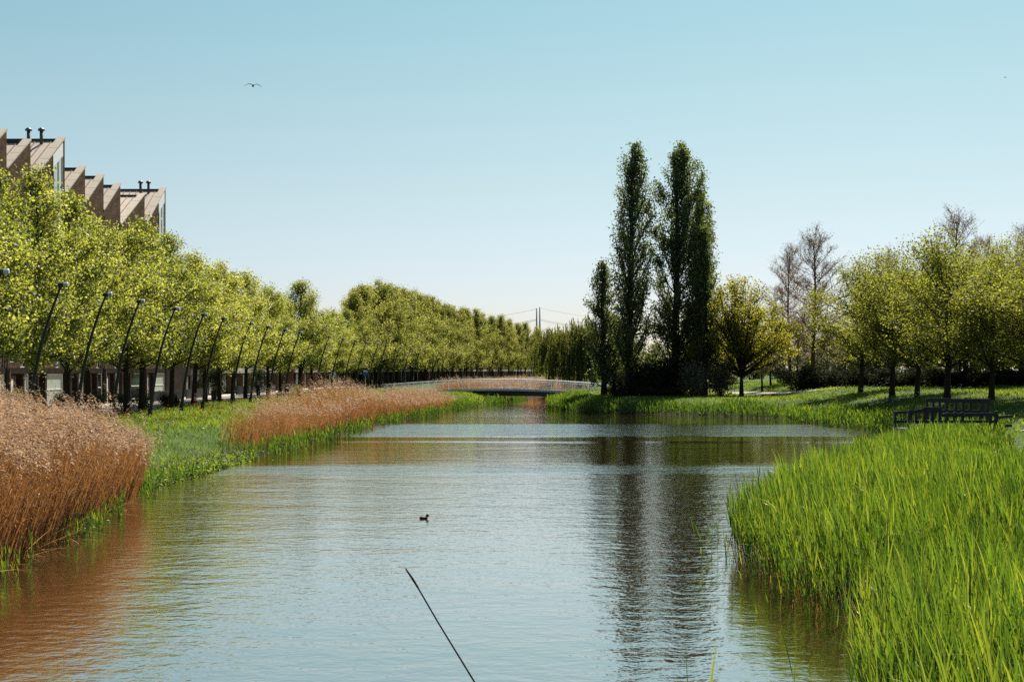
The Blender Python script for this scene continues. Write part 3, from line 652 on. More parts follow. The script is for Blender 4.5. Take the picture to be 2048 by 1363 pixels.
# wild flowers
def flowers(seed, name, label, n, box, keep, mat, s, h):
    r = np.random.default_rng(seed); x, y = scatter(n, *box, r); sd, side = shore(x, y); ok = keep(x, y, sd, side, r); x, y = x[ok], y[ok]; n = len(x)
    z = hgt(x, y)+h*r.uniform(.7,1.2,n); C = np.repeat(np.stack([x,y,z],1), 3, 0); V, fq = leaf_quads(C, s, r, 0.1, .5)
    o = fast_mesh(name, V, [fq], M[mat]); tag(o, label, 'flowers', kind='stuff'); return o
wild = lambda x,y,sd,side,r: (side==-1)&(sd>6.2)&(x>np.interp(y,LAMPX[:,0],LAMPX[:,1])-2.5)&(wav(x*.8,y*.5)>-.2)
flowers(41, 'orange_flowers', 'orange wild flowers in the grass along the lamp posts', 1500, (-25,-14,50,140), wild, 'orange', .085, .34)
flowers(42, 'white_flowers', 'scattered white flowers on the left grass bank', 260, (-24,-12,48,120), lambda x,y,sd,side,r: (side==-1)&(sd>3)&(wav(x*.7,y*.6)>.1), 'petal', .08, .34)
flowers(43, 'lawn_daisies', 'white daisies in the lawn at the right edge', 420, (17,30,48,60), lambda x,y,sd,side,r: (side==1)&(x>.326*y+.9), 'petal', .055, .13)
flowers(44, 'lawn_dandelions', 'yellow dandelions in the lawn at the right edge', 220, (17,30,48,60), lambda x,y,sd,side,r: (side==1)&(x>.326*y+.9), 'yellow', .06, .15)
flowers(45, 'cow_parsley', 'white cow parsley in the grass under the right park trees', 500, (20,33,100,128), lambda x,y,sd,side,r: (side==1)&(sd>3)&(wav(x*.5,y*.4)>.35), 'petal', .08, .5)
# ------------------------------------------------------------------ street trees on the left
near_v = [make_tree(100+i, 12.2+.5*i, 3.7+.14*i, 3.1, 'linden', 46, 6, 26000, .138, .19, sig=.30, clump=.85, name='street_tree') for i in range(4)]
far_v = [make_tree(120+i, 17.5, 4.1, 2.6, 'tall', 46, 5, 21000, .205, .22, sig=.40, clump=.9, leaf='linden_tall', name='tall_street_tree') for i in range(3)]
used = {}
def use(proto):
    if proto.name in used: return copy_tree(proto)
    used[proto.name] = 1; return proto
rt = random.Random(3)
# (depth, height)
near_list = [(60,12.0),(66,12.6),(72.5,13.2),(79,12.6),(85.5,12.2),(92.5,12.3),(98.5,13.4),(105,12.8),(114,12.3),(119,11.8),(126,12.5),(133,11.9),(140,12.6),(147.5,11.9),(156,11.2),(168,13.3),(177,9.8),(187,10.4),(197,11.3),(207,11.6)]
BESIDE = {0:'standing out at the left edge of the picture'}
for i, (y, H) in enumerate(near_list):
    p = near_v[i % 4]; h0 = 12.2+.5*(i%4)
    t = use(p); s = H/h0
    x = lampx(y)-2.5-rt.uniform(0,.9)
    place(t, x, y, rt.uniform(0,6.3), (max(s,.92)*rt.uniform(.98,1.1) if y != 168 else 1.42), f'lime green street tree, {nth(i)} from the left behind the leaning lamps', 'tree', 'lime green street trees along the houses', sz=s)
far_d = [216,224,232,241,250,259,268,278,288,298,309,320,332,344,357,371,386,402,419,437,456,476,498,522,548]
for i, y in enumerate(far_d):
    t = use(far_v[i % 3]); H = float(np.interp(y,[216,226,240,300,420,548],[14.6,16.0,17.4,18.8,19.6,19.5])); s = H/17.5
    place(t, lampx(y)-2.6-rt.uniform(0,1.2), y, rt.uniform(0,6.3), s*rt.uniform(1,1.12), f'tall green avenue tree, {nth(i)} of the waterside row beyond the lime trees', 'tree', 'tall avenue trees beyond the footbridge', sz=s*rt.uniform(.96,1.04))
    if y < 255: continue
    t = copy_tree(t)
    place(t, lampx(y+3)-9.0-rt.uniform(0,1.5), y+3, rt.uniform(0,6.3), s*1.05, f'tall green avenue tree, {nth(i)} of the back row before the houses', 'tree', 'tall avenue trees beyond the footbridge', sz=s*rt.uniform(.98,1.07))

# ------------------------------------------------------------------ leaning lamp posts
def make_lamp():
    root = empty('leaning_lamp', (0,0,0))
    mb = MB(); t = np.linspace(0,1,9); pts = np.stack([1.5*(.38*t+.62*t**2.4), 0*t, -.1+6.72*t], 1)
    mb.tube(pts, np.linspace(.108,.048,9), 10); mb.build('pole', M['lamp_pole'], root, True)
    c = MB(); c.tube([(0,0,-.05),(.02,0,.55)], [.15,.125], 10); c.build('pole_sleeve', M['lamp_pole'], root, True)
    h = MB(); h.tube([(1.36,0,6.66),(1.42,0,6.66)], [.07,.10], 12); h.tube([(1.42,0,6.66),(1.62,0,6.67)], [.10,.105], 12)
    hd = h.build('lamp_head', M['dark_metal'], root)
    l = MB(); l.tube([(1.62,0,6.67),(1.78,0,6.68),(1.81,0,6.68)], [.11,.11,.085], 12); l.build('lamp_shade', M['lamp_grey'], root)
    return root
lamp0 = make_lamp()
tops = [(3,540),(124,566),(213,588),(281,602),(351,619),(408,629),(447,638),(502,648),(536,653),(570,659),(600,665),(627,671),(659,674),(686,680),(711,683),(733,685),(757,688),
        (773,691),(801,695),(822,698),(841,700),(878,704),(894,706),(923,708),(940,710),(969,713),(1000,715),(1079,719)]
lx = np.array([t[0] for t in tops], float)
# depth of each post: where the line of lamp heads crosses that column of the picture
dd = np.arange(40, 620, .25); col_ = CX+F*(np.array([lampx(v) for v in dd])+1.55)/dd
lamp_d = [float(dd[int(np.argmin(np.abs(col_-v)))]) for v in lx]
for i, y in enumerate(lamp_d):
    o = lamp0 if i == 0 else copy_tree(lamp0)
    o.location = (lampx(y), y, h1(lampx(y), y)); o.rotation_euler = (0,0,rt.uniform(-.05,.05)); o.rotation_euler.x = rt.uniform(-.01,.01)
    tag(o, f'slender black lamp post leaning to the water, {nth(i)} from the left', 'street lamp', 'leaning lamp posts along the canal')

# ------------------------------------------------------------------ houses
def window(root, x, y0, y1, z0, z1, mull=1, glass='glass', tilt=0, transom=None, fm='white', ztop=None):
    fr = MB(); t = .07; zt = ztop or (lambda y: z1)
    for a, b_ in ((y0, y0+t), (y1-t, y1)): fr.box((x-.05,a,z0), (x+.04,b_,z1))
    fr.box((x-.05,y0+t,z0), (x+.04,y1-t,z0+t)); fr.box((x-.05,y0+t,z1-t), (x+.04,y1-t,z1))
    for k in range(1, mull+1):
        ym = y0+(y1-y0)*k/(mull+1); 
        if mull: fr.box((x-.045,ym-t*.4,z0+t), (x+.035,ym+t*.4,z1-t))
    if transom: fr.box((x-.046,y0+t,transom-t/2), (x+.034,y1-t,transom+t/2))
    f = fr.build('window', M[fm], root)
    g = MB(); g.box((x-.03,y0+t*.5,z0+t*.5), (x-.005,y1-t*.5,z1-t*.5)); g.build('pane', M[glass], f)
    return f
def facade(w, zv, zp, th, openings, deep=None):
    """front wall in the plane x=0 with real openings; the top runs from zv (near end) to zp (far end)"""
    mb = MB(); e = .004; zg = 2.9; top = lambda y: zv+(zp-zv)*(y/w)
    ys = sorted({e, w-e, *[o[0] for o in openings], *[o[1] for o in openings]}); zm = min(zv, zp)-.15
    zs = sorted({-.3, zg, zm, *[o[2] for o in openings], *[o[3] for o in openings]})
    for a, b_ in zip(ys[:-1], ys[1:]):
        for c, d in zip(zs[:-1], zs[1:]):
            my, mz = (a+b_)/2, (c+d)/2
            if any(o[0] < my < o[1] and o[2] < mz < o[3] for o in openings): continue
            mb.mi = 1 if d <= zg+.01 else 0  # ground floor takes the second brick: tree shade put into the colour
            mb.add([(0,a,c),(0,b_,c),(0,b_,d),(0,a,d)], [(0,1,2,3)])
        mb.mi = 0
        mb.add([(0,a,zm),(0,b_,zm),(0,b_,top(b_)),(0,a,top(a))], [(0,1,2,3)])
    for o in openings:
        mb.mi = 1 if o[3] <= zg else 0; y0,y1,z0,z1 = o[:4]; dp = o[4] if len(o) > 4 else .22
        mb.add([(0,y0,z0),(0,y0,z1),(-dp,y0,z1),(-dp,y0,z0)], [(0,1,2,3)]); mb.add([(0,y1,z0),(-dp,y1,z0),(-dp,y1,z1),(0,y1,z1)], [(0,1,2,3)])
        mb.add([(0,y0,z0),(-dp,y0,z0),(-dp,y1,z0),(0,y1,z0)], [(0,1,2,3)]); mb.add([(0,y0,z1),(0,y1,z1),(-dp,y1,z1),(-dp,y0,z1)], [(0,1,2,3)])
        mb.add([(-dp,y0,z0),(-dp,y0,z1),(-dp,y1,z1),(-dp,y1,z0)], [(0,1,2,3)])
    D = th; mb.mi = 0
    mb.add([(0,e,-.3),(0,e,zv),(-D,e,zv),(-D,e,-.3)], [(0,1,2,3)]); mb.add([(0,w-e,-.3),(-D,w-e,-.3),(-D,w-e,zp),(0,w-e,zp)], [(0,1,2,3)])
    mb.add([(-D,e,-.3),(-D,e,zv),(-D,w-e,zp),(-D,w-e,-.3)], [(0,1,2,3)])
    return mb
def sawtooth(loc, rz, w, zv, zp, label, big, flues, seed):
    r = random.Random(seed); root = empty('sawtooth_house', loc, rz, label, 'house', 'row houses with sawtooth roofs'); D = 10.0
    top = lambda y: zv+(zp-zv)*y/w
    op = [(.45,1.55,0,2.35,.12), (1.85,3.3,0,2.6,1.4), (3.65,w-.35,.2,2.65,.14)]
    for fl in range(1,5):
        z = 2.95*fl
        op += [(.7,2.0,z+.5,z+2.45), (w-2.2,w-.7,z+.15,z+2.45)]
    facade(w, zv, zp, D, op).build('wall', [M['brick'], M['brick_dark_and_shade']], root)
    # ground-floor piers in wall brick; the fascia colour carries painted tree shade
    pb = MB(); pb.box((.001,.06,-.2), (.20,.30,2.9)); pb.build('pier', M['brick'], root)
    cl = MB(); cl.box((.002,.42,2.66), (.05,w-.1,3.05)); cl.build('fascia', M['brick_dark_and_shade'], root)
    dr = MB(); dr.box((-.115,.50,.03), (-.05,1.50,2.30)); d = dr.build('door', M['white'], root); hb = MB(); hb.box((-.049,1.32,1.0), (-.0,1.40,1.18)); hb.build('handle', M['steel'], d)
    window(root, -.08, 3.67, w-.37, .22, 2.63, 0, r.choice(['curtain_glass','glass']), transom=1.45)
    for o in op[3:]: window(root, -.15, *o[:4], 0 if o[1]-o[0] < 1.4 else 1, r.choice(['glass','glass','curtain_glass']))
    # roof sheets rise towards the far end, standing seams run up the slope
    rf = MB(); dz = -.13; L = lambda y, x, h: (x, y, top(y)+dz+h)
    rf.add([L(.02,-.62,0),L(w-.02,-.62,0),L(w-.02,-D-.2,0),L(.02,-D-.2,0), L(.02,-.62,-.15),L(w-.02,-.62,-.15),L(w-.02,-D-.2,-.15),L(.02,-D-.2,-.15)],
           [(3,2,1,0),(4,5,6,7),(0,1,5,4),(1,2,6,5),(2,3,7,6),(3,0,4,7)])
    x = -.95; seam = MB()
    while x > -D:
        seam.add([L(.05,x+.03,.001),L(w-.05,x+.03,.001),L(w-.05,x-.03,.001),L(.05,x-.03,.001),L(.05,x+.03,.07),L(w-.05,x+.03,.07),L(w-.05,x-.03,.07),L(.05,x-.03,.07)],
               [(4,5,6,7),(0,1,5,4),(1,2,6,5),(2,3,7,6),(3,0,4,7)]); x -= .62
    ro = rf.build('roof', M['roof_sheet'], root); sm_ = seam.build('standing_seams', M['roof_seam'], ro)
    rd = MB(); rd.box((-D-.2,w-.16,zp-.16), (-.63,w-.02,zp-.02)); rd.build('ridge', M['dark_metal'], ro)
    cp = MB(); A = lambda y, x, h: (x, y, top(y)+h)
    cp.add([A(.01,.06,0),A(w+.05,.06,0),A(w+.05,-.58,0),A(.01,-.58,0),A(.01,.06,.13),A(w+.05,.06,.13),A(w+.05,-.58,.13),A(.01,-.58,.13)], [(3,2,1,0),(4,5,6,7),(0,1,5,4),(1,2,6,5),(2,3,7,6),(3,0,4,7)])
    # visible joints between coping stones
    for k in range(1, 4):
        y = w*k/4; cp.add([A(y-.02,.065,.125),A(y+.02,.065,.125),A(y+.02,-.585,.125),A(y-.02,-.585,.125),A(y-.02,.065,.15),A(y+.02,.065,.15),A(y+.02,-.585,.15),A(y-.02,-.585,.15)], [(4,5,6,7),(0,1,5,4),(2,3,7,6)])
    cp.build('coping', M['coping'], root)
    if big:
        y0, y1 = w-2.9, w-.55; zt = lambda y: top(y)-.12; zb = zv-3.2
        pn = MB(); h = 1.0
        pn.add([(.04,y0,zt(y0)-h*.9),(.04,y1,zt(y1)-h),(.04,y1,zt(y1)),(.04,y0,zt(y0)),(.002,y0,zt(y0)-h*.9),(.002,y1,zt(y1)-h),(.002,y1,zt(y1)),(.002,y0,zt(y0))], [(0,1,2,3),(0,4,5,1),(1,5,6,2),(3,2,6,7),(0,3,7,4)])
        pn.build('gable_panel', M['white'], root)
        fr = MB()
        for ya in (y0, (y0+y1)/2-.03, y1-.28): fr.add([(.05,ya,zb),(.05,ya+.12,zb),(.05,ya+.12,zt(ya)-h*.95),(.05,ya,zt(ya)-h*.95),(.003,ya,zb),(.003,ya+.12,zb),(.003,ya+.12,zt(ya)-h*.95),(.003,ya,zt(ya)-h*.95)], [(0,1,2,3),(1,5,6,2),(0,3,7,4)])
        f = fr.build('window', M['dark_metal'], root)
        g = MB(); g.add([(.02,y0+.02,zb),(.02,y1-.02,zb),(.02,y1-.02,zt(y1)-h),(.02,y0+.02,zt(y0)-h*.9)], [(0,1,2,3)]); g.build('pane', M['curtain_glass'], f)
    for (fx, fy) in flues:
        z0 = top(fy)-.4; fl = MB(); fl.tube([(fx,fy,z0),(fx,fy,z0+1.35)], .13, 10); fl.tube([(fx,fy,z0+1.3),(fx,fy,z0+1.42),(fx,fy,z0+1.54)], [.27,.25,.10], 10)
        fl.build('flue', M['flue'], ro, True)
    dp = MB(); dp.tube([(.09,w-.16,.1),(.09,w-.16,zv-.5)], .05, 8); dp.build('drainpipe', M['dark_metal'], root)
    return root
G0 = 1.1; XF = -35.0; E4 = EYE-G0
units = [(88.0,93.2,13.6,16.6,0,(),'its gable tip cut by the left edge'), (93.2,98.5,13.6,16.6,0,(),'first whole gable from the left'),
         (98.5,103.4,13.9,16.66,0,(),'low gable left of the nearest tall one'), (103.4,111.3,13.6,18.1,1,((-1.6,7.2),(-2.6,7.2)),'nearest tall gable with white panel and flues'),
         (111.3,116.6,13.65,16.6,0,(),'low gable just right of the nearest tall one'), (116.6,121.9,13.65,16.65,0,(),'middle of the three low gables in a run'),
         (121.9,127.1,13.65,16.56,0,(),'last of the three low gables, before the broad roof'), (127.1,135.5,12.9,16.7,0,(),'broad low gable in front of the last tall one'),
         (135.5,143.7,13.6,18.3,1,((-1.55,7.5),(-2.35,7.5)),'farthest tall gable with white panel and flues')]
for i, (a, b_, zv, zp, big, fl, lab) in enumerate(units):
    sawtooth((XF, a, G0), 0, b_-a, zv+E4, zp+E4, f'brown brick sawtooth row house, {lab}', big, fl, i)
# dark brick annexe at the row end
root = empty('annexe', (XF-.2,144.4,G0), 0, 'windowless dark brick annexe at the far end of the sawtooth houses', 'building')
mb = facade(14.6, 6.2, 6.2, 9, [(9.5,11.2,0,2.3,.3)]); mb.build('wall', [M['brick_dark_and_shade'], M['brick_dark_and_shade']], root); k = MB(); k.box((-9.1,-.05,6.2),(.1,14.65,6.4)); k.build('roof_edge', M['dark_metal'], root)
k = MB(); k.box((-.27,9.6,.05),(-.2,11.1,2.2)); k.build('door', M['offwhite'], root)

def terrace(loc, rz, w, h, label, wall, seed, group):
    r = random.Random(seed); root = empty('terrace_house', loc, rz, label, 'house', group); D = 9
    op = [(.5,1.5,0,2.3,.4),(2.0,w-.5,.25,2.35,.2),(.6,1.7,3.4,5.3),(w-2.3,w-.6,3.4,5.3)]
    facade(w, h, h, D, op).build('wall', [M[wall], M['brick_dark_and_shade']], root)
    for z0, z1, px_ in ((2.55,3.15,.28),):
        b_ = MB(); b_.box((.002,.03,z0),(px_,w-.03,z1)); b_.build('band', M['offwhite'], root)
    pr_ = MB(); pr_.box((.003,w-.42,-.2),(.7,w-.12,2.55)); pr_.build('porch_wall', M[wall], root)
    d = MB(); d.box((-.36,.56,.05),(-.28,1.44,2.25)); dd_ = d.build('door', M[r.choice(['white','offwhite','dark_metal'])], root); hb = MB(); hb.box((-.275,1.28,1.0),(-.23,1.36,1.16)); hb.build('handle', M['steel'], dd_)
    window(root, -.12, 2.05, w-.55, .3, 2.3, 1, r.choice(['glass','curtain_glass','curtain_glass'])); 
    window(root, -.12, .65, 1.65, 3.45, 5.25, 0); window(root, -.12, w-2.25, w-.65, 3.45, 5.25, 1)
    rf = MB(); a = [(.35,-.0,h),(.35,w,h),(-D/2,w,h+2.6),(-D/2,0,h+2.6),(-D-.3,w,h),(-D-.3,0,h)]
    rf.add(a, [(0,1,2,3),(3,2,4,5),(0,3,5),(1,4,2),(0,5,4,1)]); ro = rf.build('roof', M['dark_metal'], root)
    ch = MB(); ch.box((-D/2-.3,w*.45,h+2.2),(-D/2+.3,w*.45+.6,h+3.3)); ch.build('chimney', M[wall], ro)
    return root
y = 160.0; i = 0
walls = ['brick']*8+['brick_red']*3+['brick_dark_and_shade']*2+['brick_red','brick','brick_dark_and_shade']*20
while y < 640:
    w = 5.6 if y < 240 else 6.2
    if 204 < y < 212: y += 9
    rz = lampdir(y+3); x = lampx(y)-12.2
    where = f'{nth(i)} from the left behind the street trees'
    kind = {'brick':'brown brick','brick_red':'red brick','brick_dark_and_shade':'dark brick'}[walls[i % len(walls)]]
    terrace((x, y, G0), rz, w-.03, 6.0 if y < 240 else 6.6, f'two-storey {kind} terrace house, {where}', walls[i % len(walls)], i, 'low terrace houses behind the street trees')
    y += w; i += 1
# ------------------------------------------------------------------ right bank trees
def pt(px, d): return (px-CX)/F*d
pop = [  # px, depth, picture y of the top, radius, seed, label
 (1261,150,290,2.0,201,'tall dark columnar poplar on the left of the high pair'),
 (1353,152,289,2.95,202,'broadest tall dark poplar, right of the gap between the high pair'),
 (1394,155,388,1.8,203,'shorter poplar leaning against the right flank of the broadest poplar'),
 (1410,149,455,1.2,206,'slim low poplar at the right edge of the dark poplar group'),
 (1206,153,526,1.5,204,'small slender poplar standing apart left of the tall poplars'),
 (1230,156,630,1.9,205,'low poplar filling the foot between the small and the tall poplar')]
for px, d, ty, R, sd_, lab in pop:
    x = pt(px, d); g = h1(x, d); H = EYE+(HY-ty)/F*d-g
    R *= 1.16; nlv = int(2600*R*H/10*1.5); t = make_tree(sd_, H, R, 1.6 if sd_ in (201,203,206) else .6, 'poplar', int(34+3.2*H), 6, nlv, .20, .14+.012*H, rise=(.10,.24), sig=.26, leaf='poplar', up=.1, clump=1.1, inner=.35, limb_r=.55, name='poplar_tree', bendtip=-.7 if H > 18 else -.2)
    place(t, x, d, .7*sd_, 1, lab, 'poplar', 'dark poplars on the right bank')
# maple
x, d, g = hit(1490, 792); H = EYE+(HY-556)/F*d-g
t = make_tree(211, H, 6.2*d/150, 2.2, 'maple', 40, 7, 23000, .19, .26, rise=(.2,.5), sig=.34, leaf='maple', fork=4.0, clump=1.0, up=.2, inner=.3, limb_r=1.7, name='maple_tree')
place(t, x-.3*d/150, d, .4, 1, 'yellow-green maple with spreading crown right of the dark poplars', 'tree')
# park lindens: picture x of trunk foot, depth, picture y of the top, crown radius
pv = [make_tree(220+i, 11.5, 4.3, 2.3, 'round', 44, 7, 25000, .130, .20, rise=(.12,.35), sig=.38, leaf='park_leaf', fork=8.0, clump=.6, name='park_tree', limb_r=1.1) for i in range(3)]
park = [(1722,126,520,4.6,'leftmost of all, by the dark thicket'),(1785,112,500,4.5,'second from the left in the front row by the water'),
        (1836,108,486,4.3,'third from the left in the front row by the water'),(1893,98,462,4.6,'thick-trunked, just left behind the black jetty'),
        (1982,92,508,4.2,'trunk rising right behind the black jetty'),(2085,86,470,4.6,'half cut by the right picture edge'),
        (1928,128,500,5.4,'in the back row between the two trees behind the jetty'),(2040,122,470,4.8,'in the back row at the right picture edge'),(1775,150,530,4.4,'back row, left end, before the dark hedge')]
for i, (px, d, ty, R, lab) in enumerate(park):
    x = pt(px, d); g = h1(x, d); H = EYE+(HY-ty)/F*d-g; t = use(pv[i % 3])
    place(t, x, d, 1.9*i+.3, R*1.07/4.3, f'yellow-green park tree, {lab}', 'tree', 'spring green park trees on the right', sz=H/11.5)
# bare trees just budding
bv = [make_tree(230+i, 17, 5.4, 3.6, 'bare', 58, 8, 9500, .11, .22, rise=(.10,.22), sig=.18, bark='twig', leaf='bud', twigs=4, clump=.8, name='bare_tree', limb_r=.8) for i in range(2)]
bare = [(1628,158,458,5.4,'tallest bare twiggy tree with a straight dark trunk, right of the maple'),(1578,176,494,4.6,'reddish bare tree just left of the tallest bare one'),(1912,165,420,5.6,'bare treetop rising above the park trees'),
        (2052,150,456,4.6,'bare treetop at the right edge behind the park trees'),(1775,185,500,4.6,'thin bare tree half hidden by the leftmost park trees'),(1975,190,478,4.8,'bare tree between the two high bare treetops')]
for i, (px, d, ty, R, lab) in enumerate(bare):
    x = pt(px, d); g = h1(x, d); H = EYE+(HY-ty)/F*d-g; t = use(bv[i % 2]); place(t, x, d, 2.2*i, R/4.6, f'{lab}', 'tree', 'budding bare trees', sz=H/17)
x = pt(690,205); t = copy_tree(bv[0]); place(t, x-6, 212, 1.1, .55, 'small bare tree showing in the gap between the lime trees and the far avenue', 'tree', 'budding bare trees', sz=(EYE+(HY-598)/F*212-1.1)/17)
# blossom trees beyond the maple
bl = [make_tree(240+i, 7.5, 2.8, 1.9, 'round', 22, 5, 5200, .17, .12, sig=.26, bark='bark', leaf='blossom', fork=4.8, name='blossom_tree') for i in range(2)]
for i, (px, d, ty, lab) in enumerate([(1522,160,648,'behind the maple trunk'),(1541,172,640,'between the maple and the reddish bare tree'),(1595,180,640,'beneath the reddish bare tree'),(1455,185,660,'left behind the maple trunk'),(1655,170,655,'right of the tallest bare trunk'),(1430,205,650,'left of the maple above the olive shrubs')]):
    x = pt(px, d); g = h1(x,d); t = use(bl[i % 2]); place(t, x, d, 1.3*i, (EYE+(HY-ty)/F*d-g)/7.5, f'small pinkish blossoming tree {lab}', 'tree', 'small blossoming trees')
# woods closing the view behind the park
wv = [make_tree(250+i, 10, 4.6, .6, 'round', 30, 5, 8500, .34, .2, sig=.45, leaf='willow' if i else 'park_leaf', name='background_tree', fork=7) for i in range(2)]
for i, (px, d, ty) in enumerate([(985,640,690),(1020,650,684),(1050,660,680),(1075,640,676),(1098,620,672),(1115,330,668),(1150,360,672),(1190,340,676),(1250,330,684),(1310,320,690),(1370,300,690),(1440,290,684),(1500,300,680),(1560,280,672),(1620,270,668),(1690,260,660),(1760,250,640),(1840,250,630),(1920,240,620),(2000,230,610),(2075,220,600)]):
    x = pt(px, d); g = h1(x,d); t = use(wv[i % 2]); H = EYE+(HY-ty)/F*d-g
    place(t, x, d, 2.1*i, H/10*1.15, f'distant bushy tree, {nth(i)} from the left behind the right bank', 'tree', 'distant trees behind the right bank', sz=H/10)

# weeping willows: strands hanging from arching limbs
def make_willow(seed, H, R, n_st, leafn, leaf):
    r = np.random.default_rng(seed); mb = MB(); mb.tube([(0,0,-.2),(.1,0,1.5),(-.05,.1,3.2),(.1,0,H*.62)], [.38,.3,.26,.14], 8); C = []; T = []
    for i in range(30):
        az = i*2.4; rr = R*r.uniform(.2,1.05); top = np.array((rr*.75*math.cos(az), rr*.75*math.sin(az), H*r.uniform(.78,.98))); e = np.array((rr*math.cos(az), rr*math.sin(az), H*(r.uniform(.78,.95)-.42*(rr/R)**2)))
        p = bez(np.array((0,0,H*r.uniform(.3,.6))), top, e, 8); mb.tube(p, np.linspace(.09,.015,8), 5, cap=False)
        for k in range(n_st):
            s = bez(p[0], top, e, 30)[r.integers(6,30)]+r.normal(size=3)*.5; ln = (s[2]-r.uniform(.3,2.2))*r.uniform(.35,1.0); m_ = leafn; t = r.random(m_)
            sway = r.normal(size=2)*.25; tt = r.normal(.5,.18)
            out_ = np.array((math.cos(az), math.sin(az)))*.35
            C.append(np.stack([s[0]+(sway[0]+out_[0])*t, s[1]+(sway[1]+out_[1])*t, s[2]-ln*t], 1)+r.normal(size=(m_,3))*np.array((.05,.05,.05))); T.append(np.full(m_, tt)+r.normal(size=m_)*.12)
            mb.tube([s, s+np.array((sway[0]*.5,sway[1]*.5,-ln*.5)), s+np.array((sway[0]+out_[0],sway[1]+out_[1],-ln))], [.012,.009,.006], 3, cap=False)
    C = np.concatenate(C); n = len(C); dv = np.stack([r.normal(0,.3,n), r.normal(0,.3,n), np.full(n,-1.0)], 1)
    V, q_, t_, tn = blades(C, r.uniform(.2,.38,n), np.full(n,.10), dv, np.zeros((n,3)), r, 2, tint=np.clip(np.concatenate(T),0,1))
    root = empty('willow_tree', (0,0,0)); mb.build('trunk', M['bark'], root, True); o = fast_mesh('crown', V, [q_, t_], M[leaf], root, tn); return root
w1_ = make_willow(261, 11, 5.0, 17, 60, 'willow'); w2_ = copy_tree(w1_)
x = pt(1158,222); place(w1_, x, 222, .3, 1.12, 'dark drooping weeping willow left of the small poplar', 'willow', 'weeping willows by the bridge', sz=(EYE+(HY-641)/F*222-h1(x,222))/9.6)
x = pt(1112,255); place(w2_, x, 255, 2.3, 1.0, 'paler weeping willow at the end of the far avenue', 'willow', 'weeping willows by the bridge', sz=(EYE+(HY-655)/F*255-1.2)/9.6)

# bushes
bd = [bush_mesh(270+i, 1.5, 1.4, 2.4, 3800, .16, 'bush_dark', 'bush') for i in range(2)]
bo = [bush_mesh(280+i, 1.5, 1.4, 2.4, 3600, .15, 'bush_olive', 'shrub') for i in range(2)]
bh = [bush_mesh(290+i, 1.0, 1.0, 1.3, 2600, .09, 'hedge', 'garden_shrub') for i in range(2)]
def put_bush(protos, i, px, d, top, wpx, label, cat, group):
    x = pt(px, d); g = h1(x, d); H = EYE+(HY-top)/F*d-g; w = wpx/F*d; t = use(protos[i % 2]); place(t, x, d, 1.7*i, w/3.0, label, cat, group, sz=H/2.4 if protos is not bh else H/1.3)
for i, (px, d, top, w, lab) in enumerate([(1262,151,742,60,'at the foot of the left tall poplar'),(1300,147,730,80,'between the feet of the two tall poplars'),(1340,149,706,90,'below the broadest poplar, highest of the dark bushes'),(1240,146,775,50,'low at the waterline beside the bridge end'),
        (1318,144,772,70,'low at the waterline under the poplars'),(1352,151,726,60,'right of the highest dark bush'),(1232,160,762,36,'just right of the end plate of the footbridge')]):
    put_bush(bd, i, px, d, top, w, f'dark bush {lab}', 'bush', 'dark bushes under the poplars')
for i, (px, d, top, w, lab) in enumerate([(1384,145,730,60,'left of the two olive shrubs near the maple'),(1440,149,718,66,'right of the two olive shrubs near the maple, next to the path'),(1460,200,700,70,'far behind the path left of the maple trunk')]):
    put_bush(bo, i, px, d, top, w, f'grey-olive shrub, {lab}', 'shrub', 'olive shrubs beside the maple')
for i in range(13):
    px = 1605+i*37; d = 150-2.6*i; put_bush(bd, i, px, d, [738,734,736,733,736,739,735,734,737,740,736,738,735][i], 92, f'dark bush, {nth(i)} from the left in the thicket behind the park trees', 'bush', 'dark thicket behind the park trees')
# clipped hedge
root = empty('clipped_hedge', (pt(1940,139),139,h1(pt(1940,139),139)-.05), .05, 'low clipped hedge with pale flat top behind the park trees', 'hedge')
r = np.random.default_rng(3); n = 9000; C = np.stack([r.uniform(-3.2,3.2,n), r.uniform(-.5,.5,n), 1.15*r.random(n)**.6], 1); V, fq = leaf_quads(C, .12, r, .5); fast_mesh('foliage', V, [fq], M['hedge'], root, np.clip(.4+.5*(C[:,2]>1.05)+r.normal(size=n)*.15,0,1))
mb = MB(); [mb.tube([(a,0,-.1),(a+.05,0,.9)], [.03,.015], 5) for a in np.linspace(-3,3,12)]; mb.build('stems', M['bark'], root)
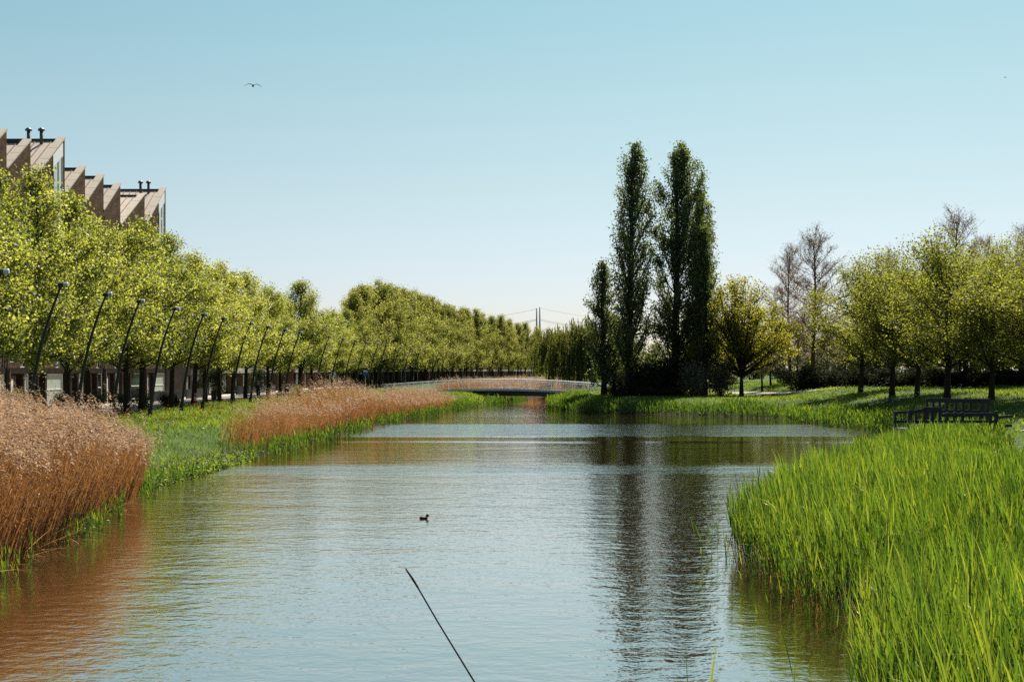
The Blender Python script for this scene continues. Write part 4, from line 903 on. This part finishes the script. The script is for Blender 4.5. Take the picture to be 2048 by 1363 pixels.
# left front gardens
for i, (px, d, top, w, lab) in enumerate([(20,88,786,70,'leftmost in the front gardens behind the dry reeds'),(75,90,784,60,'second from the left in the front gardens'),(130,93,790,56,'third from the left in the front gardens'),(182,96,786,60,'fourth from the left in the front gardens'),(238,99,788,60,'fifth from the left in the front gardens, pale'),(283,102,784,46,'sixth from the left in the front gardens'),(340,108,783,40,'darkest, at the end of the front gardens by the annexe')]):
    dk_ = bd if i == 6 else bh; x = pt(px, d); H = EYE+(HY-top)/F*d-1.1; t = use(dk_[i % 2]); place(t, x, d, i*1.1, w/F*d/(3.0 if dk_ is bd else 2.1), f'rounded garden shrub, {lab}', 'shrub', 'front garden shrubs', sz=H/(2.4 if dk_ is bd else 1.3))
yb = bush_mesh(299, 1.0, .9, 1.2, 1800, .12, 'yellow_bush', 'flowering_shrub')
for i, (px, d, top, w, z, lab) in enumerate([(563,150,783,26,None,'bright yellow, low beside the walking woman'),(592,153,771,26,None,'yellow-green, right of the walking woman'),(428,136,772,16,1.9,'golden, standing in a tall pot left of the cyclist')]):
    t = yb if i == 0 else copy_tree(yb); x = pt(px, d); H = EYE+(HY-top)/F*d-(z or 1.1); place(t, x, d, i, w/F*d/2.2, f'garden shrub, {lab}', 'shrub', 'yellow garden shrubs', sz=H/1.2, z=z)
mb = MB(); mb.tube([(0,0,0),(0,0,.84)], [.24,.32], 12); mb.tube([(0,0,.8),(0,0,.86)], [.36,.36], 12); o = mb.build('plant_pot', M['dark_metal']); o.location = (pt(428,136),136,1.12); tag(o, 'tall dark plant pot under the golden shrub', 'plant pot')
gt = make_tree(295, 3.6, 1.3, .9, 'round', 16, 4, 2200, .15, .06, leaf='hedge', fork=2.2, name='garden_tree')
for i, (px, d, lab) in enumerate([(452,140,'left of the cyclist'),(532,168,'just right of the cyclist'),(700,215,'beside the far lamp posts')]):
    t = gt if i == 0 else copy_tree(gt); place(t, pt(px,d)-1.0, d, i*2, 1, f'small garden tree {lab} before the terrace', 'tree', 'small garden trees')
# garden fence of the terrace
def fence(x0, y0, L, rz, label):
    root = empty('garden_fence', (x0,y0,1.1), rz, label, 'fence', 'dark garden fences of the terrace'); k = MB(); n = int(L/.14)
    for j in range(n): k.box((-.015,j*.14,.12),(.015,j*.14+.10,1.0))
    k.build('boards', M['dark_metal'], root)
    rl = MB(); rl.box((-.04,0,.95),(-.016,L,1.03)); rl.box((-.04,0,.2),(-.016,L,.28)); rl.build('rail', M['dark_metal'], root)
    for yy_ in np.linspace(.05, L-.05, int(L/2)+1):
        p = MB(); p.box((-.10,yy_-.04,-.1),(-.041,yy_+.04,1.1)); p.build('post', M['dark_metal'], root)
for i, (y0, L) in enumerate([(126,11),(139,9),(161,12),(174,10),(186,14)]):
    fence(lampx(y0)-8.9, y0, L, lampdir(y0+L/2), f'low dark board fence before the houses, {nth(i)} from the left')

# ------------------------------------------------------------------ footbridge
def make_bridge():
    A, B = np.array((-15.6,184.0)), np.array((12.6,177.0)); Lb = np.linalg.norm(B-A); root = empty('footbridge', (A[0],A[1],0), math.atan2(B[1]-A[1], B[0]-A[0]), 'low arched steel footbridge with thin wire railings across the canal', 'bridge')
    s = np.linspace(0,1,33); zt = .92+.70*(1-(2*s-1)**2); W = 1.5
    def band(f0, f1, y0, y1, name, mat, a=0, b_=33):
        mb = MB(); V = []; fs = []
        for i in range(a, b_):
            x = s[i]*Lb; V += [(x,y0,f0(i)),(x,y1,f0(i)),(x,y1,f1(i)),(x,y0,f1(i))]
        n = b_-a
        for i in range(n-1):
            for j in range(4): fs.append((i*4+j, i*4+(j+1)%4, (i+1)*4+(j+1)%4, (i+1)*4+j))
        fs += [(3,2,1,0), tuple((n-1)*4+j for j in range(4))]; mb.add(V, fs); return mb.build(name, mat, root)
    band(lambda i: zt[i]-.16, lambda i: zt[i], -W, W, 'deck', M['offwhite'])
    belly = lambda i: zt[i]-.18-.62*max(0,1-((s[i]-.52)/.36)**2)**.8-.06
    band(belly, lambda i: zt[i]-.162, -W*.8, W*.8, 'girder', M['dark_metal'])
    for sy in (-1,1):
        band(lambda i: zt[i]-.20, lambda i: zt[i]+.07, sy*W-.045+sy*.05, sy*W+.045+sy*.05, 'edge_beam', M['steel'])
        up = lambda i, h: (s[i]*Lb, sy*(W+.04), zt[i]+h)
        h = MB(); h.tube([up(i,1.22) for i in range(33)], .055, 8); h.build('handrail', M['steel'], root, True)
        h = MB(); h.tube([up(i,.98) for i in range(33)], .03, 6); h.build('midrail', M['steel'], root, True)
        w_ = MB()
        for k in (.25,.44,.63,.82): w_.tube([up(i,k) for i in range(0,33,2)], .011, 4)
        w_.build('wires', M['steel'], root)
        for i in range(2,32,3):
            p = MB(); x = s[i]*Lb; p.bar((x,sy*(W+.04),zt[i]+.05),(x,sy*(W+.04),zt[i]+1.2),.05,.10); p.build('post', M['steel'], root)
        for x, dx in ((0,-.9),(Lb,.9)):
            e = MB(); z = 1.05; e.add([(x,sy*W-.05,z-.5),(x+dx,sy*W-.05,z-.7),(x+dx*.35,sy*W-.05,z+1.22),(x,sy*W-.05,z+1.22),(x,sy*W+.09,z-.5),(x+dx,sy*W+.09,z-.7),(x+dx*.35,sy*W+.09,z+1.22),(x,sy*W+.09,z+1.22)],
                    [(0,1,2,3),(7,6,5,4),(0,4,5,1),(1,5,6,2),(2,6,7,3),(3,7,4,0)]); e.build('end_plate', M['steel'], root)
    for x, t in ((.3,1),(Lb-.3,1)):
        ab = MB(); ab.box((x-.7,-1.4,-.8),(x+.7,1.4,.82)); ab.build('abutment', M['offwhite'], root)
    return root
make_bridge()

# ------------------------------------------------------------------ jetty
x0, d0 = pt(1812,66.5), 66.5
root = empty('jetty', (x0, d0, 0), .06, 'black wooden viewing jetty with stepped post-and-rail fencing among the reeds', 'jetty'); Z = 1.18
k = MB()
for j in range(4,28): k.box((j*.15,0,Z-.07),(j*.15+.135,3.6,Z))
k.build('deck', M['deck'], root)
k = MB(); k.box((-.06,-.08,Z-.32),(4.26,-.01,Z+.02)); k.box((.5,-.01,Z-.32),(.59,3.6,Z+.02)); k.box((4.21,0,Z-.32),(4.29,3.6,Z+.02)); k.build('edge_boards', M['timber'], root)
def post(x, y, z, w=.10, zb=-.1):
    p = MB(); p.box((x-w/2,y-w/2,zb),(x+w/2,y+w/2,z)); p.build('post', M['timber'], root)
def rail(a, b_, w=.04, t=.16):
    p = MB(); p.bar(a, b_, w, t); p.build('rail', M['timber'], root)
F1 = Z+.86; yf = -.14
for px in (.08,.42): post(px, yf, Z+.98)
for px in (.82,1.18,1.55): post(px, yf, Z+1.08, .12)
for px in (1.9,2.25,2.62,3.98): post(px, yf, F1)
post(4.25, yf, F1+.05, .14)
rail((0.03,yf-.075,Z+.9),(.5,yf-.075,Z+.9)); rail((.46,yf-.075,Z+.94),(.78,yf-.075,Z+.96)); rail((.76,yf-.085,Z+.99),(1.62,yf-.085,Z+.99),.04,.22); rail((1.62,yf-.075,Z+.72),(4.2,yf-.075,Z+.76)); rail((0.03,yf-.076,Z+.42),(4.2,yf-.076,Z+.42),.04,.13); rail((0.03,yf-.076,Z+.1),(4.2,yf-.076,Z+.1),.04,.14)
yb_ = 3.66; B1 = Z+1.42
for px in (2.3,2.62,2.94,3.28,3.75,4.12,4.5): post(px, yb_, B1, .11)
for px in (4.86,5.15): post(px, yb_-.5, B1, .14)
rail((2.2,yb_-.09,B1-.08),(3.4,yb_-.09,B1-.08),.04,.2); rail((3.42,yb_-.09,B1-.1),(5.3,yb_-.6,B1-.1),.04,.2); rail((2.2,yb_-.09,B1-.62),(5.3,yb_-.6,B1-.64),.04,.16)
rail((.6,yb_-.09,Z+.72),(2.2,yb_-.09,Z+.80),.04,.14); post(.7,yb_,Z+.8); post(1.5,yb_,Z+.84); rail((.6,yb_-.09,Z+.3),(2.2,yb_-.09,Z+.3),.04,.13)
for px in (.2,.9,1.6): rail((px,.05,Z+.25),(px+.6,.05,Z+.25),.3,.05)
rail((4.3,0,Z+.2),(5.3,.6,Z+.2),.04,.14); rail((4.3,0,Z+.6),(5.3,.6,Z+.64),.04,.14)

# ------------------------------------------------------------------ pylon and power lines
P0 = 900.0
root = empty('pylon', (pt(1076.5,P0),P0,1.2), 0, 'distant pair of slim grey pylon masts above the far trees', 'pylon')
for dx, ty, dy in ((-.95,616,0),(1.1,614,6)):
    p = MB(); H = EYE+(HY-ty)/F*(P0+dy)-1.2; p.tube([(dx,dy,-1),(dx,dy,H)], [1.0,.42], 12); p.build('mast', M['pylon'], root, True)
pxm = pt(1076.5,P0)
for (sx_, ex, ty0, ey, off, lab) in ((-1,-130,618,90,0,'upper power line running left from the pylon'),(-1,-130,638,90,0,'lower power line bundle running left from the pylon'),(1,190,616,120,0,'upper power line running right from the pylon'),(1,190,638,120,0,'lower power line bundle running right from the pylon')):
    z0 = EYE+(HY-ty0)/F*P0; root = empty('power_line', (pxm+sx_*1.4,P0,z0), 0, lab, 'power line', 'power lines of the pylon')
    for j in range(1 if ty0 < 630 else 3):
        t = np.linspace(0,1,24); k = MB(); k.tube(np.stack([ex*t, ey*t+j*.8, -j*.75*(.6+t)-34*t*(1-t)*(abs(ex)/190)-1.5*t], 1), .075, 4); k.build('wire', M['wire'], root)

# ------------------------------------------------------------------ street furniture, people, bicycles
root = empty('traffic_sign', (pt(391,117),117,1.13), 0, 'grey traffic sign seen from behind on a post by the annexe', 'sign'); k = MB(); k.tube([(0,0,-.2),(0,0,3.1)], .045, 10); k.build('post', M['steel'], root)
k = MB(); k.box((-.36,-.09,2.72),(.33,-.05,2.90)); k.box((-.36,-.09,2.50),(.33,-.05,2.69)); k.build('sign_panel', M['steel'], root)
k = MB(); k.tube([(0,-.09,2.2),(0,-.05,2.2)], [.3,.3], 20); k.build('sign_disc', M['steel'], root)
root = empty('bollard', (pt(391,113),113,1.12), 0, 'red and white banded bollard at the road edge beside the annexe', 'bollard'); 
for j in range(4): 
    k = MB(); k.tube([(0,0,.02+.24*j),(0,0,.26+.24*j)], .11, 12); k.build('band', M['red' if j % 2 else 'white'], root)
k = MB(); k.tube([(0,0,.98),(0,0,1.03)], [.11,.06], 12); k.build('cap', M['white'], root)
for (px, d, top, lab) in ((731,205,744,'round blue traffic sign on a post between the far lamp posts'),(667,180,744,'round grey-backed traffic sign on a post beside the dry reeds')):
    root = empty('road_sign', (pt(px,d),d,1.13), 0, lab, 'sign', 'round signs by the far lamp posts'); k = MB(); H = EYE+(HY-top)/F*d-1.1; k.tube([(0,0,-.2),(0,0,H+.3)], .04, 8); k.build('post', M['steel'], root)
    k = MB(); k.tube([(0,-.09,H-.3),(0,-.05,H-.3)], [.33,.33], 20); k.build('sign_disc', M['blue' if px == 731 else 'steel'], root)
    if px == 731:
        k = MB(); k.box((-.3,-.09,H-.02),(.3,-.055,H+.25)); k.build('sign_panel', M['white'], root)

def skin_body(name, joints, edges, mat, parent=None, sub=2, root=0):
    import bmesh
    me = bpy.data.meshes.new(name); me.from_pydata([j[:3] for j in joints], edges, []); me.materials.append(mat)
    o = bpy.data.objects.new(name, me); COL.objects.link(o); md = o.modifiers.new('skin','SKIN'); md.use_smooth_shade = True
    for i, j in enumerate(joints):
        rx = j[3]; me.skin_vertices[0].data[i].radius = (rx, j[4] if len(j) > 4 else rx)
        me.skin_vertices[0].data[i].use_root = (i == root)
    sm = o.modifiers.new('sub','SUBSURF'); sm.levels = sub; sm.render_levels = sub
    if parent: o.parent = parent
    return o
def face_bits(root, c, s=1.0, hair='brown_hair', back=True):
    """nose, ears and hair; the figure looks along +y"""
    k = MB(); k.ball((c[0],c[1]-.012*s,c[2]+.03*s), (.088*s,.102*s,.105*s), 12); k.build('hair', M[hair], root, True)
def walker(loc, rz, label, top, shorts, hair, shortleg=True):
    root = empty('person', loc, rz, label, 'person')
    J = [(0,0,.95,.115,.085),(0,0,1.12,.105,.075),(0,.0,1.32,.13,.085),(0,-.01,1.44,.075,.06),(0,.0,1.50,.048),(0,.015,1.58,.075,.085),(0,.015,1.68,.06,.075),
         (.19,0,1.40,.05),(.235,-.05,1.13,.038),(.225,.08,.90,.03),(.22,.12,.82,.032),(-.19,0,1.40,.05),(-.235,.03,1.13,.038),(-.225,.13,.93,.03),(-.22,.17,.85,.032),
         (.095,.0,.88,.09),(.10,.16,.50,.058),(.10,.10,.10,.036),(.10,.22,.04,.036),(-.095,0,.88,.09),(-.10,-.02,.48,.058),(-.10,-.26,.14,.036),(-.10,-.16,.05,.036)]
    E = [(0,1),(1,2),(2,3),(3,4),(4,5),(5,6),(2,7),(7,8),(8,9),(9,10),(2,11),(11,12),(12,13),(13,14),(0,15),(15,16),(16,17),(17,18),(0,19),(19,20),(20,21),(21,22)]
    skin_body('body', J, E, M['skin'], root)
    k = MB(); k.ball((0,.105,1.615), (.014,.022,.018), 6); k.build('nose', M['skin'], root)
    tp = [(0,0,.98,.135,.10),(0,0,1.14,.125,.095),(0,0,1.33,.15,.105),(0,-.01,1.43,.085,.07),(.195,0,1.40,.065),(.235,-.045,1.15,.052),(-.195,0,1.40,.065),(-.235,.028,1.15,.052)]
    skin_body('shirt', tp, [(0,1),(1,2),(2,3),(2,4),(4,5),(2,6),(6,7)], M[top], root)
    zl = .62 if shortleg else .14
    sh = [(0,0,1.0,.14,.105),(.095,.0,.88,.108),(.10,.11,.64,.085) if shortleg else (.10,.155,.50,.075),(-.095,0,.88,.108),(-.10,-.01,.64,.085) if shortleg else (-.10,-.02,.48,.075)]
    E2 = [(0,1),(1,2),(0,3),(3,4)]
    if not shortleg:
        sh += [(.10,.10,.13,.055),(-.10,-.24,.16,.055)]; E2 += [(2,5),(4,6)]
    skin_body('shorts' if shortleg else 'trousers', sh, E2, M[shorts], root)
    for a in ((.10,.12,.03),(-.10,-.22,.06)):
        k = MB(); k.loft([((a[0],a[1]-.10,a[2]+.02),.03,.035),((a[0],a[1],a[2]+.015),.045,.05),((a[0],a[1]+.10,a[2]),.045,.032),((a[0],a[1]+.17,a[2]-.005),.03,.02)]); k.build('shoe', M['pale_cloth'], root, True)
    face_bits(root, (0,.0,1.64), 1.0, hair); return root
walker((pt(574,146),146,1.13), .15, 'woman in pinkish top and black shorts walking away along the path', 'pink_cloth', 'black_cloth', 'brown_hair')
walker((pt(679,182),182,1.13), PI+.3, 'person in a white top walking far along the path beside the dry reeds', 'pale_cloth', 'navy_cloth', 'brown_hair', False)
def bicycle(loc, rz, label):
    root = empty('bicycle', loc, rz, label, 'bicycle', 'dark city bicycles'); R = .34
    for y in (-.53,.53):
        k = MB(); th = np.linspace(0,2*PI,29); k.tube([(0,y+R*math.cos(a),R+R*math.sin(a)) for a in th], .022, 6); w = k.build('tyre', M['rubber'], root)
        k = MB(); k.tube([(0,y+(R-.035)*math.cos(a),R+(R-.035)*math.sin(a)) for a in th], .011, 5)
        for a in np.linspace(0,2*PI,13)[:-1]: k.tube([(0,y,R),(0,y+(R-.035)*math.cos(a),R+(R-.035)*math.sin(a))], .003, 3)
        k.build('rim', M['steel'], root)
    k = MB(); bb, st, hd, rr, fr = (0,-.08,.28), (0,-.24,.78), (0,.38,.84), (0,-.53,R), (0,.53,R)
    for a, b_ in ((bb,st),(bb,hd),(st,(0,.36,.78)),(bb,rr),(st,rr),(hd,fr),((0,.38,.84),(0,.34,1.02))): k.tube([a,b_], .018, 6)
    k.build('frame', M['black_cloth'], root)
    k = MB(); k.tube([(-.29,.16,1.0),(-.22,.28,1.04),(0,.34,1.02),(.22,.28,1.04),(.29,.16,1.0)], .014, 6); k.build('handlebar', M['steel'], root)
    k = MB(); k.loft([((0,-.40,.86),.09,.03),((0,-.30,.88),.10,.035),((0,-.12,.87),.03,.02)]); k.build('saddle', M['rubber'], root, True)
    k = MB(); k.tube([(-.12,-.08,.20),(.12,-.08,.36)], .015, 6); k.box((-.17,-.12,.18),(-.08,-.04,.21)); k.box((.08,-.12,.35),(.17,-.04,.38)); k.build('pedals', M['rubber'], root)
    k = MB(); k.box((-.07,-.80,.72),(.07,-.36,.74)); k.bar((0,-.72,.72),(0,-.55,.36),.02,.02); k.build('carrier', M['black_cloth'], root)
    return root
bicycle((pt(517,144),144,1.13), .08, 'dark bicycle ridden away along the path by the grey-haired man'); bicycle((pt(622,158),158,1.13), .9, 'dark bicycle parked by the path right of the walking woman')
def rider(loc, rz, label):
    root = empty('person', loc, rz, label, 'person')
    J = [(0,-.26,.95,.13,.10),(0,-.20,1.14,.13,.09),(0,-.10,1.36,.15,.095),(0,-.06,1.47,.08,.06),(0,-.05,1.53,.05),(0,-.03,1.62,.078,.088),(0,-.03,1.72,.062,.075),
         (.21,-.07,1.43,.055),(.27,-.04,1.17,.04),(.27,.14,1.04,.032),(.27,.20,1.03,.034),(-.21,-.07,1.43,.055),(-.27,-.04,1.17,.04),(-.27,.14,1.04,.032),(-.27,.20,1.03,.034),
         (.10,-.2,.9,.095),(.12,.16,.76,.065),(.125,.02,.44,.042),(.125,.10,.40,.04),(-.10,-.2,.9,.095),(-.12,.10,.62,.065),(-.125,-.08,.26,.042),(-.125,.02,.235,.04)]
    E = [(0,1),(1,2),(2,3),(3,4),(4,5),(5,6),(2,7),(7,8),(8,9),(9,10),(2,11),(11,12),(12,13),(13,14),(0,15),(15,16),(16,17),(17,18),(0,19),(19,20),(20,21),(21,22)]
    skin_body('body', J, E, M['skin'], root)
    skin_body('jacket', [(0,-.26,.93,.155,.12),(0,-.20,1.14,.155,.11),(0,-.10,1.36,.175,.115),(0,-.06,1.46,.1,.08),(.215,-.07,1.43,.075),(.275,-.04,1.17,.06),(.27,.12,1.05,.048),(-.215,-.07,1.43,.075),(-.275,-.04,1.17,.06),(-.27,.12,1.05,.048)],
              [(0,1),(1,2),(2,3),(2,4),(4,5),(5,6),(2,7),(7,8),(8,9)], M['navy_cloth'], root)
    skin_body('trousers', [(0,-.25,.94,.14,.11),(.10,-.2,.9,.105),(.12,.16,.76,.08),(.125,.025,.46,.058),(-.10,-.2,.9,.105),(-.12,.10,.62,.08),(-.125,-.075,.28,.058)], [(0,1),(1,2),(2,3),(0,4),(4,5),(5,6)], M['black_cloth'], root)
    for a in ((.125,.06,.41),(-.125,-.03,.24)):
        k = MB(); k.loft([((a[0],a[1]-.10,a[2]),.03,.035),((a[0],a[1],a[2]),.045,.045),((a[0],a[1]+.15,a[2]-.02),.035,.02)]); k.build('shoe', M['rubber'], root, True)
    k = MB(); k.ball((0,.065,1.655), (.014,.022,.018), 6); k.build('nose', M['skin'], root)
    face_bits(root, (0,-.045,1.68), 1.0, 'grey_hair'); return root
rider((pt(517,144),144,1.13), .08, 'grey-haired man in dark jacket riding a bicycle away along the path')

# ------------------------------------------------------------------ birds, stalk
d = EYE*F/(1036.5-HY); root = empty('waterbird', (pt(848,d),d,0), -.25, 'small dark crested waterbird swimming in the middle of the canal', 'bird')
import mathutils
def ring(xs):  # body runs along x
    k = MB(); kk = 14; th = np.arange(kk)*2*PI/kk; V = []; fs = []
    for (x, z, ry, rz_) in xs:
        for t in th: V.append((x, ry*math.cos(t), z+rz_*math.sin(t)))
    n = len(xs)
    for i in range(n-1):
        for j in range(kk): fs.append((i*kk+j, i*kk+(j+1)%kk, (i+1)*kk+(j+1)%kk, (i+1)*kk+j))
    fs += [tuple(range(kk-1,-1,-1)), tuple(range((n-1)*kk, n*kk))]; return k.add(V, fs)
ring([(-.125,.022,.008,.006),(-.105,.022,.03,.022),(-.075,.026,.052,.034),(-.03,.022,.062,.034),(.02,.018,.06,.032),(.06,.018,.048,.03),(.085,.016,.025,.018),(.095,.014,.006,.005)]).build('body', M['bird_dark'], root, True)
k = MB(); k.tube([(.058,0,.02),(.066,0,.048),(.076,0,.07)], [.034,.030,.028], 10); k.build('neck', M['bird_pale'], root, True)
k = MB(); k.ball((.092,0,.084), (.042,.034,.038), 12); hd = k.build('head', M['bird_rust'], root, True)
k = MB(); k.add([(.07,-.008,.105),(.095,-.008,.112),(.072,0,.142),(.07,.008,.105),(.095,.008,.112)], [(0,1,2),(4,3,2),(0,2,3),(1,4,2),(0,3,4,1)]); k.build('crest', M['bird_dark'], hd)
k = MB(); k.tube([(.12,0,.084),(.152,0,.078)], [.008,.001], 6); k.build('bill', M['beak'], hd)
root.scale = (1.08,)*3
def gull(px, py, d, span, rz, label, flat=1.0):
    root = empty('gull', (pt(px,d),d,EYE+(HY-py)/F*d), rz, label, 'bird', 'gulls gliding in the sky'); s = span/1.2
    k = MB(); k.loft([((0,-.26*s,.0),.01,.01),((0,-.18*s,.0),.045*s,.045*s),((0,-.02*s,-.01*s),.075*s,.07*s),((0,.12*s,0),.055*s,.055*s),((0,.2*s,.01*s),.035*s,.04*s),((0,.24*s,.01*s),.012*s,.015*s)]); k.build('body', M['gull_grey'], root, True)
    k = MB(); k.tube([(0,.235*s,.008*s),(0,.29*s,-.005*s)], [.014*s,.002], 6); k.build('bill', M['beak'], root)
    for sg, mt_ in ((-1,'gull_grey'),(1,'gull_white')):
        k = MB(); cs = [(0.03,.05,.11,.03),(.16,.11,.13,.03),(.26,.115,.13,.022),(.38,.06,.10,.016),(.50,.005,.06,.010),(.60,-.035,.015,.004)]
        V = []; fs = []
        for (x, z, c, t) in cs: V += [(sg*x*s,(.06+.0*x)*s,z*flat*s),(sg*x*s,.02*s,(z*flat+t*.6)*s),(sg*x*s,-c*s,z*flat*s),(sg*x*s,.02*s,(z*flat-t*.4)*s)]
        for i in range(len(cs)-1):
            for j in range(4): fs.append((i*4+j, i*4+(j+1)%4, (i+1)*4+(j+1)%4, (i+1)*4+j))
        fs += [(3,2,1,0), tuple((len(cs)-1)*4+j for j in range(4))]; k.add(V, fs); k.build('wing', M[mt_], root, True)
    k = MB(); k.add([(-.03*s,-.22*s,.0),(.03*s,-.22*s,0),(.06*s,-.36*s,.0),(-.06*s,-.36*s,0),(0,-.22*s,.02*s),(0,-.36*s,.012*s)], [(0,1,2,3),(0,3,5,4),(4,5,2,1)]); k.build('tail', M['gull_white'], root)
gull(506,172,92,1.22,.25,'gull with bent wings gliding high over the sawtooth houses'); gull(2010,155,170,.55,.9,'tiny far bird high at the right edge of the sky')
root = empty('bent_stalk', (.27,13.0,-.02), 0, 'single thin dark stalk slanting up out of the water in front', 'stalk')
k = MB(); k.tube([(.12,0,-.3),(-.0,0,-.0),(-.61,.0,1.17),(-.95,.02,1.72),(-1.12,.03,2.01),(-1.24,.03,2.20)], [.011,.011,.009,.008,.008,.009], 6); k.build('stem', M['stalk'], root, True)
k = MB(); k.tube([(-1.125,.03,2.02),(-1.18,.03,2.11),(-1.245,.03,2.21)], [.009,.012,.007], 6); k.build('tip', M['stalk'], root, True)
# ------------------------------------------------------------------ light, sky, camera
AZ, EL = math.radians(SUNAZ), math.radians(SUNEL)
S = Vector((math.sin(AZ)*math.cos(EL), math.cos(AZ)*math.cos(EL), math.sin(EL)))
sun = bpy.data.lights.new('sun', 'SUN'); sun.energy = SUNE; sun.angle = math.radians(.53); sun.color = (1,.93,.82)
so = bpy.data.objects.new('sun', sun); so.rotation_euler = S.to_track_quat('Z','Y').to_euler(); so.location = S*300; COL.objects.link(so)
W = bpy.data.worlds.new('World'); SC.world = W; W.use_nodes = True; nt = W.node_tree; nt.nodes.clear()
out = nt.nodes.new('ShaderNodeOutputWorld'); bg = nt.nodes.new('ShaderNodeBackground'); sky = nt.nodes.new('ShaderNodeTexSky')
sky.sky_type = 'NISHITA'; sky.sun_disc = False; sky.sun_elevation = EL; sky.sun_rotation = AZ; sky.altitude = 0
sky.air_density, sky.dust_density, sky.ozone_density = SKYP
mx = nt.nodes.new('ShaderNodeMix'); mx.data_type = 'RGBA'; mx.blend_type = 'MULTIPLY'; mx.inputs[0].default_value = 1; 
tc = nt.nodes.new('ShaderNodeTexCoord'); sz = nt.nodes.new('ShaderNodeSeparateXYZ'); nt.links.new(tc.outputs['Generated'], sz.inputs[0])
mr = nt.nodes.new('ShaderNodeMapRange'); mr.inputs['From Min'].default_value = 0; mr.inputs['From Max'].default_value = .26; nt.links.new(sz.outputs[2], mr.inputs[0])
tm = ramp(nt, SKYTINT); nt.links.new(mr.outputs[0], tm.inputs[0]); nt.links.new(tm.outputs[0], mx.inputs[7])
nt.links.new(sky.outputs[0], mx.inputs[6]); nt.links.new(mx.outputs[2], bg.inputs[0]); bg.inputs[1].default_value = SKYS; nt.links.new(bg.outputs[0], out.inputs[0])
cam = bpy.data.cameras.new('camera'); co = bpy.data.objects.new('camera', cam); COL.objects.link(co); co.location = (0,0,EYE); co.rotation_euler = (PI/2,0,0)
cam.lens = 50*F/2844; cam.sensor_width = 36; cam.sensor_fit = 'HORIZONTAL'; cam.shift_y = (HY-681.5)/2048; cam.clip_end = 20000; cam.clip_start = .1
SC.camera = co
SC.view_settings.view_transform = 'Standard'; SC.view_settings.look = 'None'; SC.view_settings.exposure = EXPO; SC.view_settings.gamma = 1
cy = SC.cycles; cy.max_bounces = 7; cy.diffuse_bounces = 3; cy.glossy_bounces = 3; cy.transmission_bounces = 4; cy.transparent_max_bounces = 4
cy.caustics_reflective = False; cy.caustics_refractive = False; cy.sample_clamp_indirect = 6
cy.use_denoising = False
